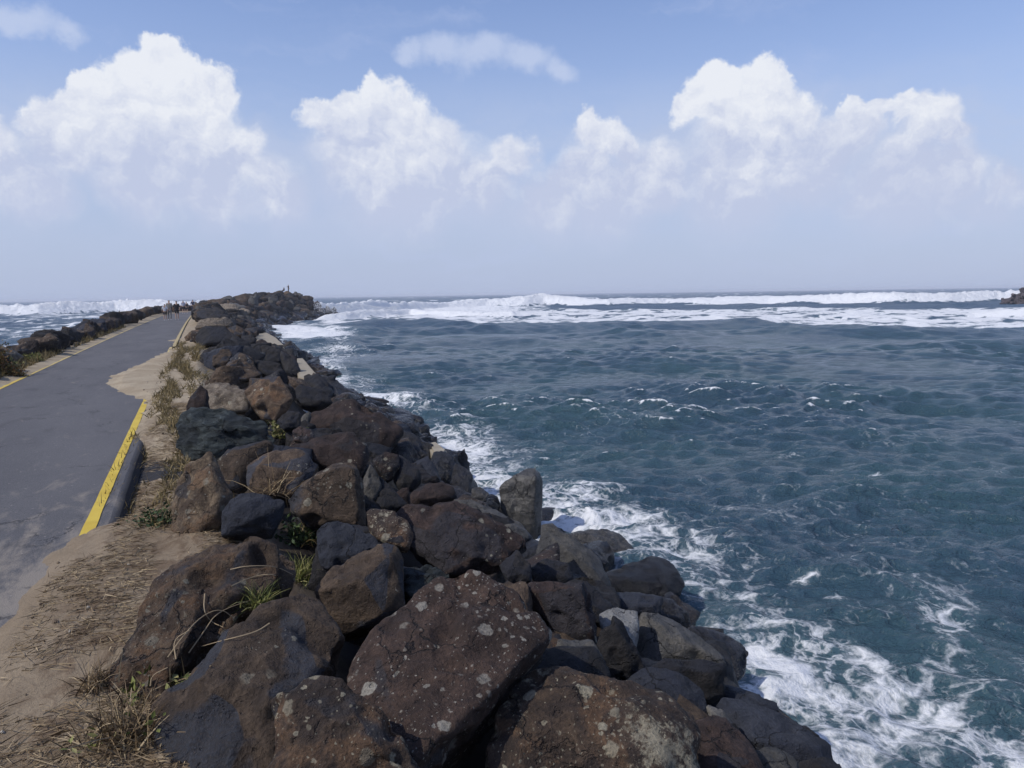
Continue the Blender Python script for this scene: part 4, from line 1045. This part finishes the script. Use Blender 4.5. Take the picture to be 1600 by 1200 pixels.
def tube(points, r, n=5):
    P = np.array(points, float)
    # smooth the line
    for _ in range(2):
        Q = [P[0]]
        for i in range(len(P) - 1): Q += [P[i] * .75 + P[i + 1] * .25, P[i] * .25 + P[i + 1] * .75]
        P = np.array(Q + [P[-1]])
    T = np.gradient(P, axis=0); T /= np.linalg.norm(T, axis=1)[:, None] + 1e-9
    s = np.cross(T, [0.3, .2, 1]); s /= np.linalg.norm(s, axis=1)[:, None] + 1e-9; u = np.cross(T, s)
    rr = r * np.linspace(1, .45, len(P))
    V = np.concatenate([(P + s * (rr * math.cos(a))[:, None] + u * (rr * math.sin(a))[:, None])[:, None] for a in np.linspace(0, 2 * math.pi, n, endpoint=False)], 1)
    k = len(P); F = []
    for i in range(k - 1):
        for j in range(n): F.append([i * n + j, i * n + (j + 1) % n, (i + 1) * n + (j + 1) % n, (i + 1) * n + j])
    return V.reshape(-1, 3), np.array(F), np.full(k * n, .5)
def root_empty(name, loc, **props):
    o = bpy.data.objects.new(name, None); COL.objects.link(o); o.location = loc; o.empty_display_size = .1
    for k, v in props.items(): o[k] = v
    return o

def weed(name, label, cat, px, py, size, n_leaf, n_blade, leafmat, blademat, leaf=.03, blade=.18, flat=.55, seed=1, group=None):
    rs = np.random.RandomState(seed)
    p0 = np.array(at(px, py, 0.02)); o = root_empty(name, p0, label=label, category=cat)
    if group: o['group'] = group
    if n_leaf:
        # leaves sit along branching sprigs
        ns = max(5, n_leaf // 14); tips = rs.normal(size=(ns, 3)) * np.array([1, 1, flat]) * size * .55; tips[:, 2] = np.abs(tips[:, 2]) + size * .1
        tt = rs.rand(n_leaf) ** .6; k = rs.randint(ns, size=n_leaf)
        cen = p0 + tips[k] * tt[:, None] + rs.normal(size=(n_leaf, 3)) * size * .07
        np_obj('foliage', leaves(cen, leaf * rs.uniform(.6, 1.4, n_leaf), rs), M[leafmat], o, origin=p0)
        VV, FF, TT = [], [], []; nn = 0
        for q in range(min(ns, 10)):
            V, F, T_ = tube([p0, p0 + tips[q] * .5 + [0, 0, size * .06], p0 + tips[q]], .0035, 4); VV.append(V); FF.append(F + nn); TT.append(T_); nn += len(V)
        np_obj('stem', (np.vstack(VV), np.vstack(FF), np.concatenate(TT)), M['stem'], o, origin=p0)
    if n_blade:
        b = p0 + rs.normal(size=(n_blade, 3)) * np.array([1, 1, .15]) * size * .3
        d = rs.normal(size=(n_blade, 3)) * .75 + [0, 0, .8]; d /= np.linalg.norm(d, axis=1)[:, None]
        np_obj('blades', blades(b, blade * rs.uniform(.5, 1.5, n_blade), d, .0035 * np.ones(n_blade), rs.uniform(.05, .5, n_blade), rs), M[blademat], o, origin=p0)
    return o

def vegetation():
    weed('weed', 'dark green leafy weed growing between the long rusty boulder and the tall brown block', 'plant', 468, 848, .27, 620, 40, 'green_leaf', 'drygrass', .042, .22, .7, 3)
    weed('weed', 'green weed on the verge against the tan and rust boulder', 'plant', 252, 818, .24, 420, 60, 'green_leaf', 'drygrass', .03, .12, .5, 4)
    weed('weed', 'small yellow-green weed behind the dark greenish boulder', 'plant', 437, 682, .34, 300, 50, 'yellowgreen', 'drygrass', .045, .15, .5, 5)
    weed('grass_tuft', 'yellow-green grass tuft hanging between the slab-topped block and the big brown-topped boulder', 'grass tuft', 470, 905, .17, 60, 260, 'yellowgreen', 'yellowgreen', .025, .17, .5, 6)
    weed('grass_tuft', 'small yellow-green grass patch in the crack left of the big brown-topped boulder', 'grass tuft', 405, 945, .12, 40, 160, 'yellowgreen', 'yellowgreen', .02, .12, .5, 7)
    weed('grass_tuft', 'dry straw tuft on the sand at the lower left below the rusty boulder', 'grass tuft', 200, 1150, .26, 60, 420, 'yellowgreen', 'straw', .03, .16, .4, 8)
    weed('grass_tuft', 'dry grass tuft on the verge beside the near end of the rusty boulder', 'grass tuft', 150, 1075, .14, 0, 150, 'yellowgreen', 'straw', .03, .14, .4, 9)
    weed('dry_twigs', 'dry bent twigs in the hollow under the brown boulder with pale patches', 'dry plant', 430, 770, .2, 0, 60, 'yellowgreen', 'straw', .03, .3, .4, 10)
    weed('creeper_sprig', 'creeper sprig with large yellow-green leaves in the dark hollow under the rusty boulder', 'plant', 212, 1085, .09, 14, 5, 'yellowgreen', 'straw', .06, .1, .5, 11)
    weed('creeper_sprig', 'creeper sprig with green leaves against the big brown-topped boulder', 'plant', 268, 1070, .12, 34, 8, 'yellowgreen', 'straw', .045, .12, .5, 12)
    # long dry runners
    runs = [[(360, 890), (385, 884), (430, 884), (458, 898)], [(361, 916), (395, 900), (432, 896), (434, 912)], [(320, 928), (318, 955), (330, 972), (349, 980)],
            [(421, 974), (400, 988), (350, 1000), (315, 1010)], [(262, 1027), (285, 995), (315, 962), (345, 950), (368, 968)], [(295, 1020), (320, 985), (340, 955), (400, 935)],
            [(235, 1072), (237, 1055), (262, 1043)], [(275, 1030), (270, 1000), (295, 985)], [(160, 1112), (200, 1108), (245, 1118)], [(236, 1080), (260, 1068), (290, 1056), (330, 1040)]]
    rt = root_empty('dry_runners', at(350, 970), label='long pale dry creeper runners lying over the rusty and brown-topped boulders', category='dry plant')
    o0 = np.array(rt.location)
    for k, rr in enumerate(runs):
        pts = [np.array(at(x, y, .03 + .03 * ((i + k) % 2))) for i, (x, y) in enumerate(rr)]
        np_obj('runner', tube(pts, .0036), M['stem'], rt, origin=o0)
    # straw litter over the near verge
    rs = np.random.RandomState(21)
    n = 27000
    y = 2.2 + 13 * rs.rand(n) ** 1.5; u = rs.uniform(-1.0, 0.25, n)
    P = np.stack([u * 2.2, y * 1.3, np.zeros(n)], -1); keep = (pn(P, 90) + .35 * rs.rand(n) - .1 * (u < -.75) > .0) & ((u > -.70) | (y < 6.3))
    y, u = y[keep], u[keep]; x = u + shift(y)
    z = ground_z(u, y) + .004 + .012 * rs.rand(len(u))
    b = np.stack([x, y, z], -1); ang = rs.normal(size=len(u)) * 1.3
    d = np.stack([np.cos(ang), np.sin(ang) * .8, rs.normal(size=len(u)) * .10], -1); d /= np.linalg.norm(d, axis=1)[:, None]
    VFT = blades(b, rs.uniform(.02, .13, len(u)), d, rs.uniform(.001, .0028, len(u)), rs.uniform(-.1, .1, len(u)), rs, 2)
    np_obj('straw_litter', VFT, M['straw'], kind='stuff', label='dry straw and plant litter strewn over the sandy verge', category='litter')
    # low dry grass, right verge
    n = 15000
    y = np.exp(rs.uniform(math.log(8), math.log(36), n)); u = -.45 + .32 * rs.normal(size=n) + .35 * sst(y, 15, 30)
    w = pn(np.stack([u * 3.0, y * .28, np.zeros(n)], -1), 91) + .5 * pn(np.stack([u * 7.0, y * .9, np.zeros(n)], -1), 94)
    keep = (w + .25 * rs.rand(n) > .12) & (u > -.80 - .1 * (y < 16)) & (u < .9); y, u = y[keep], u[keep]
    x = u + shift(y); z = np.maximum(ground_z(u, y), -.15); b = np.stack([x, y, z], -1)
    d = rs.normal(size=(len(u), 3)) * .6 + [0.1, 0, .7]; d /= np.linalg.norm(d, axis=1)[:, None]
    np_obj('dry_grass', blades(b, rs.uniform(.04, .15, len(u)) * (1 + .8 * sst(y, 14, 22)), d, .003 + .0003 * y, rs.uniform(.1, .6, len(u)), rs, 2), M['drygrass'], kind='stuff', label='low dry brown-green grass along the verge right of the path', category='grass')
    # left verge grass and low scrub
    n = 16000
    y = np.exp(rs.uniform(math.log(13), math.log(60), n)); u = -5.0 + .36 * rs.normal(size=n) + .2 * (y < 30)
    w = pn(np.stack([u * 1.8, y * .22, np.zeros(n)], -1), 92); keep = (w + .4 * rs.rand(n) > .0) & (u < -4.38)
    y, u = y[keep], u[keep]; x = u + shift(y); z = np.maximum(ground_z(u, y), -.2); b = np.stack([x, y, z], -1)
    d = rs.normal(size=(len(u), 3)) * .5 + [0, 0, .8]; d /= np.linalg.norm(d, axis=1)[:, None]
    np_obj('dry_grass', blades(b, rs.uniform(.08, .32, len(u)), d, .005 + .0003 * y, rs.uniform(.1, .5, len(u)), rs, 2), M['drygrass'], kind='stuff', label='brownish grass along the foot of the low rock row left of the path', category='grass')
    def bush(label, px, py, z, w, h, n, mat, leaf, seed):
        rs = np.random.RandomState(seed); p0 = on_plane(px, py, z)
        o = root_empty('shrub', p0, label=label, category='shrub')
        nb = 26; tips = rs.normal(size=(nb, 3)); tips /= np.linalg.norm(tips, axis=1)[:, None]; tips = tips * np.array([w, w, h]) * rs.uniform(.55, 1, (nb, 1)); tips[:, 2] = np.abs(tips[:, 2])
        k = rs.randint(nb, size=n); t = rs.rand(n) ** .45
        c = p0 + tips[k] * t[:, None] + rs.normal(size=(n, 3)) * .075 * h
        np_obj('foliage', leaves(c, leaf * rs.uniform(.6, 1.4, n), rs), M[mat], o, origin=p0)
        VV, FF, TT = [], [], []; nn = 0
        for q in range(12):
            V, F, T_ = tube([p0, p0 + tips[q] * .5 + [0, 0, .1], p0 + tips[q]], .008, 4); VV.append(V); FF.append(F + nn); TT.append(T_); nn += len(V)
        np_obj('stem', (np.vstack(VV), np.vstack(FF), np.concatenate(TT)), M['stem'], o, origin=p0)
    bush('orange-tinged leafy shrub at the left edge beside the path', -8, 590, 0, .70, 1.0, 5200, 'orange_leaf', .06, 31)
    bush('olive green shrub at the left edge behind the orange-tinged one', -18, 585, 0, .8, .8, 2600, 'yellowgreen', .06, 32)
    bush('low green shrub among the rocks left of the path', 52, 568, 0, .40, .38, 1500, 'yellowgreen', .045, 33)
    bush('small dark green shrub at the foot of the left rock row', 92, 546, 0, .45, .35, 1400, 'green_leaf', .05, 34)
vegetation()
def pebbles():
    rs = np.random.RandomState(77); U, F = ico(1); V, FF, T_ = [], [], []; n = 0
    for k in range(260):
        y = 2.4 + 20 * rs.rand() ** 1.6; u = rs.uniform(-1.05, .2)
        if y > 6.5 and u < -.62 and y < 16: continue
        r = .006 + .016 * rs.rand() ** 3; z = float(ground_z(np.array([u]), np.array([y]))[0])
        V.append(U * (1 + .25 * rs.normal(size=(len(U), 1))) * r * rs.uniform(.6, 1.2, 3) + [u + shift(y), y, z + r * .3]); FF.append(F + n); n += len(U); T_.append(np.full(len(U), rs.rand()))
    me = mesh_np('pebbles', np.vstack(V), np.vstack(FF), M['pebble'], smooth=False); add_attr(me, 'tint', np.concatenate(T_))
    link('pebbles', me, kind='stuff', label='small stones and clods scattered on the sandy verge', category='pebbles')
M['pebble'] = leaf_material('pebble', [(0.05, .035, .025), (.16, .12, .08), (.42, .38, .31)], .9)
pebbles()

# ============================================================ people
def simple_mat(name, col, rough=.8):
    m, nt = new_mat(name)
    P = nt.node('ShaderNodeTexCoord').outputs['Object']
    c = nt.mix(nt.noise(P, 9, 4, .6).outputs[0], tuple(x * .75 for x in col), tuple(min(1, x * 1.2) for x in col))
    finish(nt, c, rough); return m
PM = {k: simple_mat('cloth_' + k, c) for k, c in dict(black=(.015, .015, .02), white=(.62, .62, .64), beige=(.27, .25, .21), grey=(.16, .16, .16), lavender=(.42, .43, .52), navy=(.03, .035, .07), darkgrey=(.05, .05, .055)).items()}
PM['skin'] = simple_mat('skin', (.42, .27, .19), .6); PM['hair_dark'] = simple_mat('hair_dark', (.02, .015, .012)); PM['hair_light'] = simple_mat('hair_light', (.30, .26, .2))

def skin_mesh(name, verts, edges, radii, mat, parent, sub=2, root=0):
    me = bpy.data.meshes.new(name); me.from_pydata(verts, edges, []); me.update(); me.materials.append(mat)
    o = link(name, me, parent)
    o.modifiers.new('skin', 'SKIN'); 
    if not me.skin_vertices: 
        bpy.context.view_layer.objects.active = o
    for i, r in enumerate(radii):
        sv = me.skin_vertices[0].data[i]; sv.radius = (r[0], r[1]) if isinstance(r, tuple) else (r, r)
        sv.use_root = (i == root)
    s_ = o.modifiers.new('sub', 'SUBSURF'); s_.levels = sub; s_.render_levels = sub
    for mo in o.modifiers: mo.show_viewport = True
    # freeze to a plain mesh
    dg = bpy.context.evaluated_depsgraph_get(); ev = o.evaluated_get(dg)
    nm = bpy.data.meshes.new_from_object(ev); o.modifiers.clear(); o.data = nm
    for p in nm.polygons: p.use_smooth = True
    return o
def person(label, px, py_foot, dist_z, height, top, bottom, hair='hair_dark', stride=.22, face=0.0, group='people walking along the path', bare_legs=True, arms='down', crouch=False, z=0.0, pos=None, long_top=False, lean=0.0):
    p = on_plane(px, py_foot, z) if pos is None else pos
    o = root_empty('person', p, label=label, category='person', group=group)
    o.rotation_euler = (0, 0, face)
    k = height / 1.75
    hz = .92 if not crouch else .42
    def P(x, y, zz): return (x * k, (y + lean * max(0, zz - hz)) * k, zz * k)
    # one continuous body: pelvis 0, spine, neck, head, arms with hands, legs with feet
    up = 0 if not crouch else -.50
    V = [P(0, 0, .95 + up), P(0, .01, 1.15 + up), P(0, .0, 1.38 + up), P(0, 0, 1.50 + up), P(0, .015, 1.62 + up), P(0, .02, 1.70 + up)]
    E = [(0, 1), (1, 2), (2, 3), (3, 4), (4, 5)]
    Rr = [(.155 * k, .11 * k), (.14 * k, .10 * k), (.165 * k, .11 * k), .058 * k, (.085 * k, .10 * k), .07 * k]
    def add(v, par, r):
        V.append(v); E.append((par, len(V) - 1)); Rr.append(r); return len(V) - 1
    for s in (-1, 1):
        sw = stride * s
        if not crouch:
            a = add(P(.10 * s, 0, .86), 0, .092 * k); b = add(P(.10 * s, .45 * sw + .03, .49), a, .060 * k)
            c = add(P(.10 * s, .55 * sw - .05, .10), b, .040 * k); add(P(.11 * s, .55 * sw + .10, .04), c, .034 * k)
        else:
            a = add(P(.13 * s, .12, .45), 0, .09 * k); b = add(P(.18 * s, .42, .52), a, .062 * k); c = add(P(.17 * s, .38, .10), b, .042 * k); add(P(.18 * s, .52, .05), c, .035 * k)
        sh = add(P(.19 * s, 0, 1.42 + up), 2, .052 * k)
        if arms == 'down':
            e_ = add(P(.26 * s, -.25 * sw, 1.14 + up), sh, .040 * k); w_ = add(P(.27 * s, -.6 * sw + .04, .90 + up), e_, .030 * k)
        elif arms == 'front':
            e_ = add(P(.26 * s, .06, 1.14 + up), sh, .040 * k); w_ = add(P(.12 * s, .28, 1.12 + up), e_, .030 * k)
        else:
            e_ = add(P(.33 * s, .05, 1.22 + up), sh, .040 * k); w_ = add(P(.42 * s, .22, 1.30 + up), e_, .030 * k)
        add(tuple(np.array(V[w_]) + np.array([.0, .03, -.08]) * k), w_, .028 * k)
    skin_mesh('body', V, E, Rr, PM['skin'], o)
    hip = .95 + up; z0 = (.72 if long_top else .92) + up
    tv = [P(0, 0, z0), P(0, .01, 1.15 + up), P(0, 0, 1.38 + up), P(0, 0, 1.46 + up)]; te = [(0, 1), (1, 2), (2, 3)]
    tr = [(.185 * k, .145 * k), (.168 * k, .13 * k), (.185 * k, .13 * k), .075 * k]
    for s in (-1, 1):
        tv.append(P(.20 * s, 0, 1.42 + up)); te.append((2, len(tv) - 1)); tr.append(.068 * k)
        el = V[[i for i, v in enumerate(V)][0]]
        j = 6 + (0 if s == -1 else 8) + 5
        tv.append(V[j]); te.append((len(tv) - 2, len(tv) - 1)); tr.append(.058 * k)
    skin_mesh('shirt', tv, te, tr, PM[top], o)
    # shorts or trousers
    bv = [P(0, 0, .97 + up)]; be = []; br = [(.172 * k, .128 * k)]
    for s in (-1, 1):
        j = 6 + (0 if s == -1 else 8)
        bv.append(V[j]); be.append((0, len(bv) - 1)); br.append(.108 * k)
        a, b = np.array(V[j]), np.array(V[j + 1])
        if bare_legs: bv.append(tuple(a * .2 + b * .8)); be.append((len(bv) - 2, len(bv) - 1)); br.append(.088 * k)
        else:
            bv.append(tuple(b)); be.append((len(bv) - 2, len(bv) - 1)); br.append(.078 * k)
            bv.append(V[j + 2]); be.append((len(bv) - 2, len(bv) - 1)); br.append(.062 * k)
    skin_mesh('shorts' if bare_legs else 'trousers', bv, be, br, PM[bottom], o)
    skin_mesh('hair', [P(0, -.012, 1.635 + up), P(0, -.008, 1.725 + up)], [(0, 1)], [(.09 * k, .095 * k), (.078 * k, .085 * k)], PM[hair], o, 2)
    # shoes
    for s, j in ((-1, 6), (1, 14)):
        a = V[j + 2]; b = V[j + 3]
        skin_mesh('shoe', [(a[0], a[1] - .05 * k, b[2]), (b[0], b[1] + .02 * k, b[2] - .005)], [(0, 1)], [.046 * k, .042 * k], PM['white' if bottom != 'navy' else 'black'], o, 1)
    return o
def people():
    # nearest group
    person('person in a white top and dark shorts, leftmost of the group on the path', 258.5, 500.5, 0, 1.48, 'white', 'black', stride=.2)
    person('tall person in beige with light hair, second from the left on the path', 265.5, 500, 0, 1.82, 'beige', 'grey', hair='hair_light', stride=-.2, bare_legs=False)
    person('person in a black jacket and shorts with pale bare legs, walking away', 277, 499.5, 0, 1.74, 'black', 'black', stride=.25, long_top=True)
    person('person in a lavender-white shirt and dark shorts, farther along the path', 287, 489.8, 0, 1.72, 'lavender', 'black', stride=.2)
    person('person in dark clothes beside the lavender-shirted one, leaning forward', 292, 489.5, 0, 1.55, 'black', 'darkgrey', stride=-.2, lean=.25)
    person('person in dark blue alone at the right side of the path, farthest along it', 302, 487.5, 0, 1.78, 'navy', 'navy', stride=.1, bare_legs=False)
    # on the head of the breakwater
    for px, py, lab, cr, h in ((451, 457.6, 'person standing on top of the breakwater head against the sky', False, 1.75), (444, 457.4, 'person crouching on top of the breakwater head', True, 1.7)):
        d = ray(px, py); dist = 168.0; p = CO + d * dist
        zt = None
        for t in np.arange(120, 200, .5):
            q = CO + ray(px, 470) * t
        person(lab, 0, 0, 0, h, 'darkgrey', 'black', group='people on the breakwater head', bare_legs=False, arms='out' if not cr else 'front', crouch=cr, pos=p, face=1.0)
people()

# ============================================================ far breakwater of concrete armour units
def tetrapods():
    m, nt = new_mat('armour_concrete')
    P = nt.node('ShaderNodeTexCoord').outputs['Object']
    c = nt.mix(nt.noise(P, 1.5, 5, .6).outputs[0], (0.035, 0.028, 0.033), (0.085, 0.070, 0.075)); finish(nt, c, .9)
    dirs = [Vector((0, 0, 1)), Vector((.943, 0, -.333)), Vector((-.471, .816, -.333)), Vector((-.471, -.816, -.333))]
    bm = bmesh.new()
    for d in dirs:
        q = d.to_track_quat('Z', 'Y').to_matrix().to_4x4()
        r = bmesh.ops.create_cone(bm, cap_ends=True, segments=8, radius1=.46, radius2=.27, depth=1.25, matrix=q @ Matrix.Translation((0, 0, .62)))
    me = bpy.data.meshes.new('concrete_tetrapod'); bm.to_mesh(me); bm.free(); me.materials.append(m)
    rs = np.random.RandomState(8)
    base = on_plane(1632, 475, SEA); vdir = np.array([base[0], base[1], 0]); dist = np.linalg.norm(vdir); vdir /= dist
    rt = np.array([vdir[1], -vdir[0], 0])
    n = 0
    for layer in range(8):
        wl = -9.0 + layer * 1.35; 
        for x in np.arange(wl, 9, 1.9):
            for dd in (0, 2.0):
                if dd and layer < 5 and x > wl + 4: continue
                p = base + rt * (x + rs.uniform(-.4, .4)) + vdir * (dd + layer * .9 + rs.uniform(-.4, .4)); z = SEA + .1 + layer * .86 + rs.uniform(-.2, .2)
                o = link('concrete_tetrapod', me, label='dark four-legged concrete armour unit in the pile at the far right', category='armour unit', group='concrete armour units of the far breakwater')
                o.location = (p[0], p[1], z); o.rotation_euler = tuple(rs.uniform(0, 6.28, 3)); o.scale = (1.25,) * 3; n += 1
    print('tetrapods', n)
tetrapods()

# ============================================================ spray droplets over the breaking crests
def spray():
    rs = np.random.RandomState(5); V, F = [], []; n = 0; tet = np.array([[1, 1, 1], [-1, -1, 1], [-1, 1, -1], [1, -1, -1]], float) * .6
    tf = np.array([[0, 1, 2], [0, 3, 1], [0, 2, 3], [1, 3, 2]])
    C = []
    for (x0, x1, top, base, k) in ((-40, 340, 471, 480, 9000), (490, 620, 474, 490, 5000), (800, 900, 461, 468, 2500), (1020, 1120, 463, 468, 1200), (1380, 1560, 455, 462, 2500)):
        px = rs.uniform(x0, x1, k); hump = .5 + .5 * np.sin(px * .05) * np.sin(px * .021 + 1); py = base - (base - top + 4 * hump) * rs.rand(k) ** .6 * (.6 + .5 * hump)
        pb = rs.uniform(base + 8, base + 16, k)
        for a, b, c in zip(px, py, pb):
            g = on_plane(a, c, SEA); dist = (g - CO) @ CF
            C.append(CO + ray(a, b) * dist)
    C = np.array(C); s_ = (.018 + .05 * rs.rand(len(C)) ** 3)[:, None, None]
    V = (C[:, None, :] + tet[None] * s_ * rs.uniform(.6, 1.4, (len(C), 4, 1))).reshape(-1, 3)
    F = (tf[None] + (np.arange(len(C)) * 4)[:, None, None]).reshape(-1, 3)
    m, nt = new_mat('spray'); finish(nt, (.85, .86, .87), .9)
    link('spray', mesh_np('spray', V, F, m), kind='stuff', label='fine white spray above the breaking waves', category='spray')
spray()

# ============================================================ sea haze
def haze():
    bm = bmesh.new(); bmesh.ops.create_cube(bm, size=1); me = bpy.data.meshes.new('haze'); bm.to_mesh(me); bm.free()
    m = bpy.data.materials.new('haze'); m.use_nodes = True; nt = NT(m.node_tree)
    v = nt.node('ShaderNodeVolumePrincipled', {'Color': (.93, .95, 1, 1), 'Density': 0.0003, 'Anisotropy': 0.0})
    nt.node('ShaderNodeOutputMaterial', {'Volume': v.outputs[0]}); me.materials.append(m)
    o = link('haze', me, kind='stuff', label='thin salt haze over the sea', category='haze')
    o.scale = (19000, 19000, 15.5); o.location = (0, 0, -7.0 + 7.75)
haze()
